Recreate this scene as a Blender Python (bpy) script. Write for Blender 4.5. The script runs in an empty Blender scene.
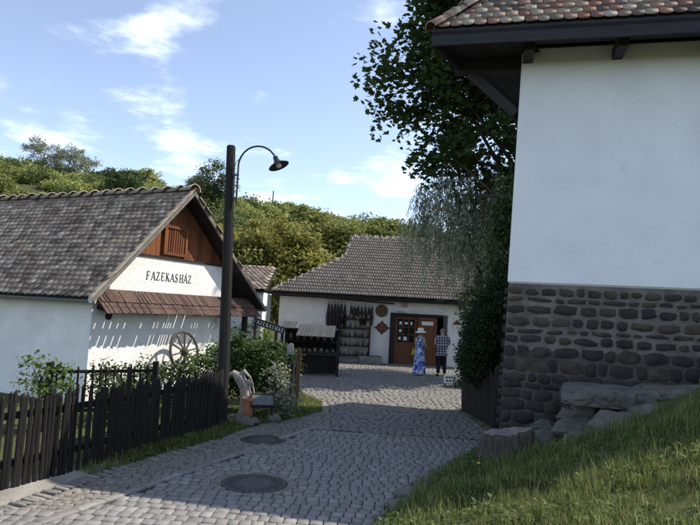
import bpy, bmesh, math, random
import numpy as np
from mathutils import Vector, Matrix, noise as mnoise

random.seed(7); rng = np.random.default_rng(7)
SC = bpy.context.scene
COL = SC.collection
R = math.radians

# ------------------------------------------------------------------ camera
cam_d = bpy.data.cameras.new('camera'); cam = bpy.data.objects.new('camera', cam_d); COL.objects.link(cam)
cam_d.sensor_width = 36.0; cam_d.lens = 30.86; cam_d.clip_start = 0.05; cam_d.clip_end = 3000
pitch, roll = R(4.6), R(3.0)
fw = Vector((0, math.cos(pitch), math.sin(pitch)))
r0 = Vector((1, 0, 0)); u0 = r0.cross(fw)
rt = math.cos(roll) * r0 + math.sin(roll) * u0
up = math.cos(roll) * u0 - math.sin(roll) * r0
cm = Matrix((rt, up, -fw)).transposed().to_4x4(); cm.translation = (0, 0, 2.2)
cam.matrix_world = cm
SC.camera = cam

# ------------------------------------------------------------------ sun, sky, exposure
SUN_AZ, SUN_EL = R(75), R(48.5)            # azimuth measured from +Y towards +X
sun_dir = Vector((math.sin(SUN_AZ) * math.cos(SUN_EL), math.cos(SUN_AZ) * math.cos(SUN_EL), math.sin(SUN_EL)))
sd = bpy.data.lights.new('sun', 'SUN'); sd.energy = 3.5; sd.angle = R(0.53); sd.color = (1.0, 0.93, 0.82)
so = bpy.data.objects.new('sun', sd); COL.objects.link(so)
so.rotation_euler = sun_dir.to_track_quat('Z', 'Y').to_euler(); so.location = (20, 10, 40)

W = bpy.data.worlds.new('World'); SC.world = W; W.use_nodes = True
nt = W.node_tree; nt.nodes.clear()
def N_(t, **k):
    n = nt.nodes.new(t)
    for a, b in k.items(): setattr(n, a, b)
    return n
def L_(a, b): nt.links.new(a, b)
sky = N_('ShaderNodeTexSky', sky_type='NISHITA'); sky.sun_disc = False
sky.sun_elevation = SUN_EL; sky.sun_rotation = SUN_AZ; sky.altitude = 300; sky.air_density = 0.8; sky.dust_density = 0.6; sky.ozone_density = 2.0
tc = N_('ShaderNodeTexCoord')
sep = N_('ShaderNodeSeparateXYZ'); L_(tc.outputs['Generated'], sep.inputs[0])
def vm(op, a, b):
    n = N_('ShaderNodeMath', operation=op)
    for i, q in enumerate((a, b)):
        if q is None: continue
        if isinstance(q, (int, float)): n.inputs[i].default_value = q
        else: L_(q, n.inputs[i])
    return n.outputs[0]
zz = vm('MAXIMUM', sep.outputs[2], 0.0); den = vm('ADD', zz, 0.12)
px = vm('DIVIDE', sep.outputs[0], den); py = vm('DIVIDE', sep.outputs[1], den)
cb = N_('ShaderNodeCombineXYZ'); L_(px, cb.inputs[0]); L_(py, cb.inputs[1]); cb.inputs[2].default_value = 3.1
n1 = N_('ShaderNodeTexNoise'); n1.inputs['Scale'].default_value = 2.3; n1.inputs['Detail'].default_value = 9; n1.inputs['Roughness'].default_value = 0.58
L_(cb.outputs[0], n1.inputs['Vector'])
n2 = N_('ShaderNodeTexNoise'); n2.inputs['Scale'].default_value = 0.55; n2.inputs['Detail'].default_value = 3
L_(cb.outputs[0], n2.inputs['Vector'])
s1 = vm('MULTIPLY', n1.outputs[0], 0.7); s2 = vm('MULTIPLY', n2.outputs[0], 0.45); ss_ = vm('ADD', s1, s2)
cr = N_('ShaderNodeMapRange'); cr.interpolation_type = 'SMOOTHSTEP'
cr.inputs['From Min'].default_value = 0.60; cr.inputs['From Max'].default_value = 0.80; cr.inputs['To Max'].default_value = 0.8
L_(ss_, cr.inputs['Value'])
lowfade = N_('ShaderNodeMapRange'); lowfade.inputs['From Min'].default_value = 0.02; lowfade.inputs['From Max'].default_value = 0.18; L_(sep.outputs[2], lowfade.inputs['Value'])
cf = vm('MULTIPLY', cr.outputs[0], lowfade.outputs[0])
mx = N_('ShaderNodeMixRGB'); mx.inputs[2].default_value = (7.6, 7.9, 8.3, 1)
hs = N_('ShaderNodeHueSaturation'); hs.inputs['Saturation'].default_value = 0.80; L_(sky.outputs[0], hs.inputs['Color']); L_(cf, mx.inputs[0]); L_(hs.outputs[0], mx.inputs[1])
bg = N_('ShaderNodeBackground'); bg.inputs['Strength'].default_value = 0.15; L_(mx.outputs[0], bg.inputs['Color'])
wo = N_('ShaderNodeOutputWorld'); L_(bg.outputs[0], wo.inputs['Surface'])

SC.view_settings.view_transform = 'Standard'; SC.view_settings.look = 'None'
SC.view_settings.exposure = 0.86; SC.view_settings.gamma = 1.0; SC.view_settings.use_curve_mapping = False

# ------------------------------------------------------------------ materials
MATS = {}
def mat(name, cols, rough=0.85, noise=(4.0, 0.25), bump=(30.0, 0.25), spec=0.3, transl=0.0, stretch=(1, 1, 1), mixn=0.25, hue=None, speckle=None):
    """base colour picked per piece from a ramp, mottled by world-space noise"""
    m = bpy.data.materials.new(name); m.use_nodes = True; t = m.node_tree; t.nodes.clear()
    lk = t.links.new
    geo = t.nodes.new('ShaderNodeNewGeometry'); oi = t.nodes.new('ShaderNodeObjectInfo')
    add = t.nodes.new('ShaderNodeMath'); add.operation = 'ADD'; lk(geo.outputs['Random Per Island'], add.inputs[0]); lk(oi.outputs['Random'], add.inputs[1])
    fr = t.nodes.new('ShaderNodeMath'); fr.operation = 'FRACT'; lk(add.outputs[0], fr.inputs[0])
    mp = t.nodes.new('ShaderNodeMapping'); mp.inputs['Scale'].default_value = stretch; lk(geo.outputs['Position'], mp.inputs['Vector'])
    nz = t.nodes.new('ShaderNodeTexNoise'); nz.inputs['Scale'].default_value = noise[0]; nz.inputs['Detail'].default_value = 6; nz.inputs['Roughness'].default_value = 0.6
    lk(mp.outputs[0], nz.inputs['Vector'])
    # ramp position = random mixed with noise
    mixp = t.nodes.new('ShaderNodeMix'); mixp.inputs[0].default_value = mixn
    lk(fr.outputs[0], mixp.inputs[2]); lk(nz.outputs[0], mixp.inputs[3])
    rp = t.nodes.new('ShaderNodeValToRGB'); cr_ = rp.color_ramp
    while len(cr_.elements) < max(2, len(cols)): cr_.elements.new(0.5)
    for i, c in enumerate(cols):
        cr_.elements[i].position = i / max(1, len(cols) - 1) if len(cols) > 1 else 0
        cr_.elements[i].color = (*c, 1)
    if len(cols) == 1: cr_.elements[1].color = (*cols[0], 1)
    lk(mixp.outputs[0], rp.inputs[0])
    mr = t.nodes.new('ShaderNodeMapRange'); mr.inputs['From Min'].default_value = 0.25; mr.inputs['From Max'].default_value = 0.75
    mr.inputs['To Min'].default_value = 1 - noise[1]; mr.inputs['To Max'].default_value = 1 + noise[1]; lk(nz.outputs[0], mr.inputs['Value'])
    ml = t.nodes.new('ShaderNodeMixRGB'); ml.blend_type = 'MULTIPLY'; ml.inputs[0].default_value = 1; lk(rp.outputs[0], ml.inputs[1]); lk(mr.outputs[0], ml.inputs[2])
    colout = ml.outputs[0]
    if speckle:        # (scale, threshold, colour, amount): patches such as lichen, lime bloom, moss
        sn = t.nodes.new('ShaderNodeTexNoise'); sn.inputs['Scale'].default_value = speckle[0]; sn.inputs['Detail'].default_value = 8; sn.inputs['Roughness'].default_value = .65
        lk(geo.outputs['Position'], sn.inputs['Vector'])
        sr = t.nodes.new('ShaderNodeMapRange'); sr.interpolation_type = 'SMOOTHSTEP'; sr.inputs['From Min'].default_value = speckle[1]; sr.inputs['From Max'].default_value = speckle[1] + .1
        sr.inputs['To Max'].default_value = speckle[3]; lk(sn.outputs[0], sr.inputs['Value'])
        sm = t.nodes.new('ShaderNodeMixRGB'); sm.inputs[2].default_value = (*speckle[2], 1); lk(sr.outputs[0], sm.inputs[0]); lk(colout, sm.inputs[1]); colout = sm.outputs[0]
    b = t.nodes.new('ShaderNodeBsdfPrincipled'); b.inputs['Roughness'].default_value = rough; b.inputs['Specular IOR Level'].default_value = spec
    lk(colout, b.inputs['Base Color'])
    if bump:
        nb = t.nodes.new('ShaderNodeTexNoise'); nb.inputs['Scale'].default_value = bump[0]; nb.inputs['Detail'].default_value = 5; lk(mp.outputs[0], nb.inputs['Vector'])
        bp = t.nodes.new('ShaderNodeBump'); bp.inputs['Strength'].default_value = bump[1]; bp.inputs['Distance'].default_value = 0.02
        lk(nb.outputs[0], bp.inputs['Height']); lk(bp.outputs[0], b.inputs['Normal'])
    o = t.nodes.new('ShaderNodeOutputMaterial')
    if transl > 0:
        tr = t.nodes.new('ShaderNodeBsdfTranslucent'); lk(colout, tr.inputs['Color'])
        mxs = t.nodes.new('ShaderNodeMixShader'); mxs.inputs[0].default_value = transl
        lk(b.outputs[0], mxs.inputs[1]); lk(tr.outputs[0], mxs.inputs[2]); lk(mxs.outputs[0], o.inputs['Surface'])
    else: lk(b.outputs[0], o.inputs['Surface'])
    MATS[name] = m; return m

def flatmat(name, c, rough=0.6, metal=0.0, spec=0.4):
    m = bpy.data.materials.new(name); m.use_nodes = True
    b = m.node_tree.nodes['Principled BSDF']; b.inputs['Base Color'].default_value = (*c, 1); b.inputs['Roughness'].default_value = rough
    b.inputs['Metallic'].default_value = metal; b.inputs['Specular IOR Level'].default_value = spec
    MATS[name] = m; return m

mat('whitewash', [(.85, .845, .83), (.87, .865, .85)], .95, (1.3, .07), (9, .35), .1, mixn=1, speckle=(2.6, .60, (.66, .62, .56), .35))
mat('whitewash_old', [(.78, .76, .72), (.82, .80, .77)], .95, (2.2, .10), (14, .5), .1, mixn=1, speckle=(4.5, .60, (.55, .50, .43), .4))
mat('dark_wood', [(.018, .015, .015), (.035, .027, .024)], .75, (3, .3), (40, .4), .3, stretch=(1, 1, .3))
mat('black_wood', [(.008, .008, .009), (.018, .015, .013), (.012, .010, .010)], .8, (6, .4), (60, .5), .25, stretch=(3, 3, .4))
mat('eave_wood', [(.022, .021, .026), (.04, .036, .038)], .7, (3, .35), (25, .35), .3, stretch=(.4, .4, 3))
mat('gable_plank', [(0.11, 0.036, 0.015), (0.22, 0.078, 0.027), (0.15, 0.052, 0.021), (0.07, 0.026, 0.014)], .75, (5, .35), (45, .4), .25, stretch=(4, 4, .35), mixn=.35)
mat('door_wood', [(.13, .05, .022), (.17, .065, .028)], .55, (5, .25), (30, .2), .35, stretch=(4, 4, .4))
mat('shake', [(.075, .045, .036), (.12, .075, .06), (.09, .06, .052), (.05, .032, .028)], .85, (7, .35), (40, .5), .2, stretch=(3, 3, 1))
mat('old_tile', [(0.15, 0.118, 0.092), (0.27, 0.212, 0.162), (0.2, 0.158, 0.13), (0.37, 0.3, 0.23), (0.23, 0.185, 0.152), (0.12, 0.096, 0.082), (0.44, 0.385, 0.305), (0.19, 0.152, 0.125)], .9, (3.2, .4), (30, .6), .06, mixn=.25, speckle=(1.3, .565, (.44, .36, .26), .75))
mat('far_tile', [(0.2, 0.17, 0.145), (0.3, 0.255, 0.215), (0.25, 0.21, 0.18), (0.35, 0.3, 0.25)], .9, (2.0, .25), (20, .4), .08, mixn=.6, speckle=(.9, .62, (.3, .26, .2), .5))
mat('mixed_tile', [(.22, .125, .085), (.10, .08, .072), (.34, .25, .18), (.27, .12, .085), (.14, .11, .095), (.42, .35, .27), (.19, .14, .115)], .85, (9, .25), (40, .4), .25, mixn=.1, speckle=(14, .60, (.38, .35, .3), .5))
mat('hip_tile', [(.30, .17, .12), (.38, .30, .23), (.25, .18, .14)], .85, (8, .3), (30, .4), .25, mixn=.2, speckle=(9, .55, (.4, .37, .3), .6))
mat('ridge_tile', [(.22, .18, .145), (.36, .32, .26), (.27, .23, .185)], .9, (7, .3), (30, .4), .2, mixn=.2, speckle=(8, .57, (.40, .37, .30), .6))
mat('wall_stone', [(.020, .020, .022), (.060, .050, .040), (.032, .030, .029), (.085, .066, .048), (.040, .033, .028), (.025, .025, .026)], .8, (7, .4), (26, .8), .3, mixn=.3, speckle=(12, .64, (.16, .15, .13), .5))
mat('mortar', [(0.15, 0.138, 0.118), (0.2, 0.185, 0.16)], .95, (3, .35), (40, .8), .1, mixn=1, speckle=(2.0, .55, (.06, .056, .05), .5))
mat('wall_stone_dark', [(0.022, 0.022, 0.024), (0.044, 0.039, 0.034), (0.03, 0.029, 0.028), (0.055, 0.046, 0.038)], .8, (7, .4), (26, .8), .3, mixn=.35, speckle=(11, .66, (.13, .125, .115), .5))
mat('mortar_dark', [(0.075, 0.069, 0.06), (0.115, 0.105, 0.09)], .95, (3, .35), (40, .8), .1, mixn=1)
mat('rock', [(0.095, 0.088, 0.075), (0.15, 0.138, 0.118), (0.12, 0.11, 0.094)], .9, (4, .4), (14, .9), .2, mixn=.4, speckle=(7, .56, (.07, .07, .06), .6))
mat('ledge_stone', [(0.11, 0.102, 0.09), (0.155, 0.145, 0.125)], .9, (5, .35), (16, .9), .2, mixn=.6, speckle=(6, .58, (.08, .078, .07), .6))
mat('sett', [(0.165, 0.155, 0.145), (0.225, 0.215, 0.2), (0.19, 0.18, 0.165), (0.27, 0.255, 0.235), (0.14, 0.133, 0.125)], .62, (9, .22), (45, .35), .4, mixn=.2, speckle=(5, .62, (.15, .14, .125), .5))
mat('cobble', [(0.15, 0.142, 0.125), (0.21, 0.2, 0.175), (0.18, 0.17, 0.15), (0.245, 0.23, 0.2)], .75, (8, .25), (40, .4), .35, mixn=.25)
mat('brown_cobble', [(.16, .145, .12), (.22, .20, .17), (.18, .165, .14)], .8, (7, .3), (40, .5), .3, mixn=.3)
mat('kerb_stone', [(0.17, 0.16, 0.145), (0.24, 0.225, 0.2), (0.15, 0.14, 0.125)], .8, (7, .25), (30, .5), .3, mixn=.2)
mat('joint_dirt', [(.05, .046, .038), (.085, .075, .058)], .95, (5, .35), (50, .6), .1, mixn=1, speckle=(1.3, .58, (.05, .065, .02), .5))
mat('verge_wood', [(.13, .115, .10), (.20, .18, .155)], .9, (6, .3), (30, .5), .2, mixn=.5)
mat('paving', [(.20, .19, .17), (.27, .255, .225)], .9, (2.5, .3), (25, .6), .2, mixn=1, speckle=(5, .56, (.13, .12, .10), .5))
mat('iron', [(.055, .05, .047), (.075, .066, .06)], .6, (12, .3), (60, .4), .4, mixn=.5)
mat('soil', [(.075, .062, .04), (.06, .062, .028), (.07, .078, .03), (.11, .095, .06)], .95, (1.2, .3), (18, .7), .1, mixn=1)
flatmat('lamp_metal', (.035, .037, .04), .45, .3)
flatmat('gutter_metal', (.20, .22, .24), .45, .5)
flatmat('letter_paint', (.03, .03, .03), .7)
flatmat('sign_dark', (.012, .013, .016), .6)
flatmat('sign_white', (.75, .75, .73), .7)
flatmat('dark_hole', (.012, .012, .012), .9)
flatmat('dark_glass', (.015, .018, .02), .08, 0, .6)

# ------------------------------------------------------------------ mesh building
WL = {}
def wloc(o): return WL.get(o.name, Vector((0, 0, 0)))
def tag(o, label=None, cat=None, group=None, kind=None):
    if label: o['label'] = label
    if cat: o['category'] = cat
    if group: o['group'] = group
    if kind: o['kind'] = kind
    return o
def thing(name, loc, label, cat, group=None):
    o = bpy.data.objects.new(name, None); COL.objects.link(o); o.empty_display_size = .2
    o.location = loc; WL[o.name] = Vector(loc); return tag(o, label, cat, group)
def link(name, me, loc, parent=None):
    o = bpy.data.objects.new(name, me); COL.objects.link(o); WL[o.name] = Vector(loc)
    if parent is not None:
        o.parent = parent; o.location = Vector(loc) - wloc(parent)
    else: o.location = loc
    return o
def mesh_np(name, V, Fq, Ft=None, material=None, smooth=False):
    """V (n,3) array, Fq (m,4) quads, Ft (k,3) triangles"""
    me = bpy.data.meshes.new(name)
    V = np.asarray(V, np.float32); me.vertices.add(len(V)); me.vertices.foreach_set('co', V.ravel())
    ls, lt, off = [], [], 0
    idx = []
    if Fq is not None and len(Fq):
        Fq = np.asarray(Fq, np.int32); idx.append(Fq.ravel()); ls.append(np.arange(len(Fq)) * 4); lt.append(np.full(len(Fq), 4)); off = len(Fq) * 4
    if Ft is not None and len(Ft):
        Ft = np.asarray(Ft, np.int32); idx.append(Ft.ravel()); ls.append(off + np.arange(len(Ft)) * 3); lt.append(np.full(len(Ft), 3))
    idx = np.concatenate(idx); ls = np.concatenate(ls); lt = np.concatenate(lt)
    me.loops.add(len(idx)); me.loops.foreach_set('vertex_index', idx.astype(np.int32))
    me.polygons.add(len(ls)); me.polygons.foreach_set('loop_start', ls.astype(np.int32)); me.polygons.foreach_set('loop_total', lt.astype(np.int32))
    if smooth: me.polygons.foreach_set('use_smooth', np.ones(len(ls), bool))
    me.update(calc_edges=True); me.validate()
    if material: me.materials.append(MATS[material])
    return me

class MB:
    def __init__(s): s.v = []; s.f = []
    def add(s, vs, fs):
        b = len(s.v); s.v += [Vector(q) for q in vs]; s.f += [tuple(b + i for i in f) for f in fs]; return s
    def hexa(s, p):     # 8 points: bottom 0-3 ccw, top 4-7 ccw
        return s.add(p, [(3, 2, 1, 0), (4, 5, 6, 7), (0, 1, 5, 4), (1, 2, 6, 5), (2, 3, 7, 6), (3, 0, 4, 7)])
    def box(s, c, sx, sy, sz, X=(1, 0, 0), Y=(0, 1, 0), Z=(0, 0, 1)):
        c = Vector(c); X = Vector(X) * sx / 2; Y = Vector(Y) * sy / 2; Z = Vector(Z) * sz / 2
        return s.hexa([c - X - Y - Z, c + X - Y - Z, c + X + Y - Z, c - X + Y - Z, c - X - Y + Z, c + X - Y + Z, c + X + Y + Z, c - X + Y + Z])
    def beam(s, a, b, w, h, upv=(0, 0, 1)):
        a = Vector(a); b = Vector(b); d = (b - a); L = d.length; d.normalize(); x = d.cross(Vector(upv))
        if x.length < 1e-4: x = d.cross(Vector((0, 1, 0)))
        x.normalize(); z = x.cross(d); return s.box((a + b) / 2, w, L, h, x, d, z)
    def prism(s, poly, ext):
        ext = Vector(ext); n = len(poly); p = [Vector(q) for q in poly]
        return s.add(p + [q + ext for q in p], [tuple(range(n - 1, -1, -1)), tuple(range(n, 2 * n))] + [(i, (i + 1) % n, n + (i + 1) % n, n + i) for i in range(n)])
    def tube(s, pts, rad, n=8, cap=True, flat=None):
        pts = [Vector(q) for q in pts]; m = len(pts)
        if not hasattr(rad, '__len__'): rad = [rad] * m
        ref = Vector((0, 0, 1)); b = len(s.v); vs = []
        px_ = None
        for i, p in enumerate(pts):
            d = (pts[min(i + 1, m - 1)] - pts[max(i - 1, 0)]).normalized()
            x = (d.cross(ref) if px_ is None else px_ - d * px_.dot(d))
            if x.length < 1e-3: x = d.cross(Vector((0, 1, 0.01)))
            x.normalize(); y = d.cross(x); px_ = x
            for k in range(n):
                a = 2 * math.pi * k / n; vs.append(p + rad[i] * (math.cos(a) * x + math.sin(a) * y))
        fs = [(i * n + k, i * n + (k + 1) % n, (i + 1) * n + (k + 1) % n, (i + 1) * n + k) for i in range(m - 1) for k in range(n)]
        if cap: fs += [tuple(range(n - 1, -1, -1)), tuple((m - 1) * n + k for k in range(n))]
        return s.add(vs, fs)
    def lathe(s, prof, c=(0, 0, 0), n=16, X=(1, 0, 0), Y=(0, 1, 0), Z=(0, 0, 1)):
        c = Vector(c); X = Vector(X); Y = Vector(Y); Z = Vector(Z); vs = []
        for r, z in prof:
            for k in range(n):
                a = 2 * math.pi * k / n; vs.append(c + X * r * math.cos(a) + Y * r * math.sin(a) + Z * z)
        m = len(prof)
        fs = [(i * n + k, i * n + (k + 1) % n, (i + 1) * n + (k + 1) % n, (i + 1) * n + k) for i in range(m - 1) for k in range(n)]
        fs += [tuple(range(n - 1, -1, -1)), tuple((m - 1) * n + k for k in range(n))]
        return s.add(vs, fs)
    def build(s, name, material, parent=None, smooth=False, origin=None, bevel=0):
        V = np.array([tuple(q) for q in s.v])
        if origin is None: origin = Vector(((V[:, 0].min() + V[:, 0].max()) / 2, (V[:, 1].min() + V[:, 1].max()) / 2, V[:, 2].min()))
        origin = Vector(origin); V = V - np.array(origin)
        me = bpy.data.meshes.new(name); me.from_pydata(V.tolist(), [], s.f); me.update()
        bm = bmesh.new(); bm.from_mesh(me); bmesh.ops.recalc_face_normals(bm, faces=bm.faces)
        if bevel: bmesh.ops.bevel(bm, geom=list(bm.edges), offset=bevel, segments=1, affect='EDGES', clamp_overlap=True)
        bm.to_mesh(me); bm.free()
        if smooth: me.polygons.foreach_set('use_smooth', [True] * len(me.polygons))
        me.materials.append(MATS[material]); return link(name, me, origin, parent)

def ss(t): t = min(1, max(0, t)); return t * t * (3 - 2 * t)
def lerp(a, b, t): return a + (b - a) * t
def pl(y, pts):        # piecewise linear x(y)
    if y <= pts[0][0]: return pts[0][1]
    for (a, b), (c, d) in zip(pts, pts[1:]):
        if y <= c: return b + (d - b) * (y - a) / (c - a)
    return pts[-1][1]
def jit(a): return random.uniform(-a, a)
# ================================================================== terrain
EDGE_R = [(-30, 14), (-12, 9), (-4, 2.5), (-1.5, -.6), (0, -1.0), (3, -.6), (5, 0.0), (6.43, .45), (7.7, .88), (8.5, 1.36), (9.0, 1.68), (9.9, 2.2), (11, 2.6), (12, 2.85), (14.4, 2.75), (18, 3.7), (22, 4.8), (26, 6.0)]
EDGE_L = [(-30, -9), (-6, -9), (4.0, -8), (5.2, -5.0), (6.16, -3.36), (7.0, -3.12), (7.82, -2.87), (9.82, -1.96), (11.07, -1.52), (12.2, -.80), (13.0, -.42), (14.5, -.50), (15.4, -.95), (17, -1.3), (20, -2.2), (26, -3.2)]
GUT = [(4.0, -3.9), (5.6, -3.0), (6.48, -2.62), (11.36, -.49)]
def height(x, y):
    z = 0.0
    e = x - pl(y, EDGE_R)
    k = 1.0 if y < 10.6 else lerp(1, .12, ss((y - 10.6) / 1.6))
    if y < 30 and e > 0:
        ec = min(e, 6)
        z += k * (.12 * ss(e / .3) + .22 * ec + .042 * ec * ec) * lerp(.75, 1, ss((y - 4) / 4)) * lerp(.6, 1, ss((y + 4) / 6))
    e2 = pl(y, EDGE_L) - x
    if y < 30 and e2 > 0 and x < 5: z += .07 * ss(e2 / .4)
    if y > 40: z += max(7, min(46, 22.0 - .125 * x)) * ss((y - 42) / 110)
    if z > 0 and e > .1 and y < 12: z += .05 * mnoise.noise(Vector((x * 1.7, y * 1.7, 1))) * min(1, e)
    if y > 40: z += 1.2 * mnoise.noise(Vector((x * .05, y * .05, 2)))
    return z
def axis(lo, a, b, hi, step):
    A = list(np.arange(a, b + 1e-6, step)); d = step; x = b
    while x < hi: d *= 1.16; x += d; A.append(x)
    d = step; x = a; B = []
    while x > lo: d *= 1.16; x -= d; B.append(x)
    return np.array(B[::-1] + A)
gx = axis(-900, -6, 8, 900, .16); gy_ = axis(-300, 0, 16, 1400, .16)
GV = np.array([(x, y, height(x, y) - (0.012 if True else 0)) for y in gy_ for x in gx])
nx = len(gx); I = np.arange(len(GV)).reshape(len(gy_), nx)
GF = np.stack([I[:-1, :-1], I[:-1, 1:], I[1:, 1:], I[1:, :-1]], -1).reshape(-1, 4)
ground = link('ground', mesh_np('ground', GV, GF, None, 'soil', True), (0, 0, 0)); tag(ground, kind='structure')

# ================================================================== the paved road
RY = np.arange(-30.0, 26.6, .2); vs = []; fs = []
for y in RY:
    a, b = pl(y, EDGE_L) - .06, pl(y, EDGE_R) + .10
    for k in range(13): vs.append((lerp(a, b, k / 12), y, 0.006))
for j in range(len(RY) - 1):
    for k in range(12): fs.append((j * 13 + k, j * 13 + k + 1, (j + 1) * 13 + k + 1, (j + 1) * 13 + k))
road = link('road', mesh_np('road', vs, fs, None, 'joint_dirt'), (0, 0, 0)); tag(road, kind='structure')

def sett_template(seed, bev=.045, ncorner=1, rough=.04):
    """unit block 1 x 1 x 1, worn top edges; local origin at its base centre"""
    r = random.Random(seed); base = []; 
    k = [(-.5, -.5), (0, -.5), (.5, -.5), (.5, 0), (.5, .5), (0, .5), (-.5, .5), (-.5, 0)]
    mid = [(x * (1 + r.uniform(-rough, rough)), y * (1 + r.uniform(-rough, rough))) for x, y in k]
    cx = [.965 if abs(x) == abs(y) else 1 for x, y in k]
    mid = [(x * c, y * c) for (x, y), c in zip(mid, cx)]
    top = [(x * (1 - bev * 1.6), y * (1 - bev * 1.3)) for x, y in mid]
    vs = [(x, y, 0) for x, y in mid] + [(x, y, .86 + r.uniform(-.05, .05)) for x, y in mid] + [(x, y, 1 + r.uniform(-.07, .07)) for x, y in top] + [(0, 0, 1.04)]
    fs = [(i, (i + 1) % 8, 8 + (i + 1) % 8, 8 + i) for i in range(8)] + [(8 + i, 8 + (i + 1) % 8, 16 + (i + 1) % 8, 16 + i) for i in range(8)]
    ft = [(16 + i, 16 + (i + 1) % 8, 24) for i in range(8)]
    return np.array(vs), np.array(fs), np.array(ft)
TEMPL = [sett_template(i) for i in range(7)]
TEMPL_R = [sett_template(20 + i, .16, 1, .14) for i in range(6)]
class Pieces:
    """pieces placed by matrix; the ones nearest the camera become objects, the rest one joined part"""
    def __init__(s, templ): s.t = templ; s.items = []
    def put(s, M, k=None): s.items.append((M, random.randrange(len(s.t)) if k is None else k))
    def emit(s, name, stuffname, material, parent, limit, smooth=False, key=None):
        P0 = np.array((0, 0, 2.2))
        if key is None: key = lambda M: (M.translation - Vector((0, 0, 2.2))).length
        s.items.sort(key=lambda it: key(it[0]))
        meshes = [mesh_np(name, v, f, t, material, smooth) for v, f, t in s.t]
        pw = wloc(parent)
        for M, k in s.items[:limit]:
            o = bpy.data.objects.new(name, meshes[k]); COL.objects.link(o); o.parent = parent
            Ml = M.copy(); Ml.translation = M.translation - pw; o.matrix_local = Ml
        rest = s.items[limit:]
        if rest:
            VV, FF, TT, b = [], [], [], 0
            for M, k in rest:
                v, f, t = s.t[k]; A = np.array(M)
                VV.append(v @ A[:3, :3].T + A[:3, 3]); FF.append(f + b)
                if t is not None and len(t): TT.append(t + b)
                b += len(v)
            o = link(stuffname, mesh_np(stuffname, np.concatenate(VV), np.concatenate(FF), np.concatenate(TT) if TT else None, material, smooth), (0, 0, 0), parent)
            o.location = -pw; tag(o, kind='stuff')
def place(x, y, z, sx, sy, sz, rz, tx=0, ty=0):
    return Matrix.Translation((x, y, z)) @ Matrix.Rotation(rz, 4, 'Z') @ Matrix.Rotation(tx, 4, 'X') @ Matrix.Rotation(ty, 4, 'Y') @ Matrix.Diagonal((sx, sy, sz, 1))

MANHOLES = [(-1.04, 7.6, .40), (-1.27, 10.05, .36)]
def in_manhole(x, y, m=0): return any((x - a) ** 2 + (y - b) ** 2 < (r + m) ** 2 for a, b, r in MANHOLES)
def tr_line(x): return 11.12 - .05 * (x + .11)        # where the setts end
# large setts between gutter line and bank
pc = Pieces(TEMPL); y = 3.0; row = 0
while y < 11.3:
    d = random.uniform(.135, .165); x = pl(y, EDGE_L) if y < 6.3 else pl(y, GUT) - .1
    x += random.uniform(0, .1); xe = pl(y, EDGE_R) + .04
    while x < xe:
        w = random.uniform(.105, .155)
        xc, yc = x + w / 2, y + d / 2 - .06 * x
        ok = yc < tr_line(xc) - d / 2 and xc < pl(yc, EDGE_R) + .02 and not in_manhole(xc, yc, .05)
        if yc > 6.0: ok = ok and (yc < 6.3 or xc - w / 2 > pl(yc, GUT) + .02)
        if ok: pc.put(place(xc, yc, -.018 + jit(.005), w - .009, d - .010, .042, jit(.035) - .06, jit(.018), jit(.018)))
        x += w
    y += d
pc.emit('sett', 'setts', 'sett', road, 300)
# long flush stones along the gutter line
pc = Pieces(TEMPL); y = 5.7
while y < 11.3:
    L = random.uniform(.24, .42); x = pl(y + L / 2, GUT); a = -math.atan2(pl(y + L, GUT) - pl(y, GUT), L)
    if not in_manhole(x, y + L / 2, .05): pc.put(place(x, y + L / 2, -.016, .105, L / math.cos(a) - .012, .048, a, jit(.01)))
    y += L
pc.emit('gutter_stone', 'gutter_stones', 'sett', road, 100)
# small brown cobbles between gutter line and kerb
pc = Pieces(TEMPL_R); y = 6.3
while y < 12.3:
    d = random.uniform(.075, .105); x = pl(y, EDGE_L) + .06 + random.uniform(0, .05); xe = pl(y, GUT) - .05 if y < 11.3 else -.60
    while x < xe:
        w = random.uniform(.085, .14)
        if not in_manhole(x + w / 2, y, .04): pc.put(place(x + w / 2, y + jit(.012), -.016 + jit(.004), w - .014, d - .012, .044, jit(.2), jit(.04), jit(.04)))
        x += w
    y += d
pc.emit('cobble', 'cobbles', 'brown_cobble', road, 250)
# rounded cobbles beyond the setts
pc = Pieces(TEMPL_R); y = 11.0
while y < 26.2:
    d = random.uniform(.11, .15); x = pl(y, EDGE_L) - .02; xe = pl(y, EDGE_R) + .05
    while x < xe:
        w = random.uniform(.12, .20); xc = x + w / 2
        if y > tr_line(xc) + .03 and (xc > -.62 or y > 12.2): pc.put(place(xc, y + .03 * math.sin(xc * 2) + jit(.015), -.02 + jit(.006), w - .02, d - .016, .05, jit(.22), jit(.05), jit(.05)))
        x += w
    y += d
pc.emit('far_cobble', 'far_cobbles', 'cobble', road, 0)
# tilted kerb slabs on the left
pc = Pieces(TEMPL); y = 5.5
while y < 12.9:
    x = pl(y, EDGE_L) - .03; a = -math.atan2(pl(y + .2, EDGE_L) - pl(y - .2, EDGE_L), .4)
    t = random.uniform(.055, .085)
    pc.put(place(x + jit(.015), y, -.055, random.uniform(.16, .22), t - .012, random.uniform(.075, .095), a + jit(.12) + .25, jit(.08), .12 + jit(.06)))
    y += t * math.cos(a) + .012
pc.emit('kerb_slab', 'kerb_slabs', 'kerb_stone', road, 150)

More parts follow.
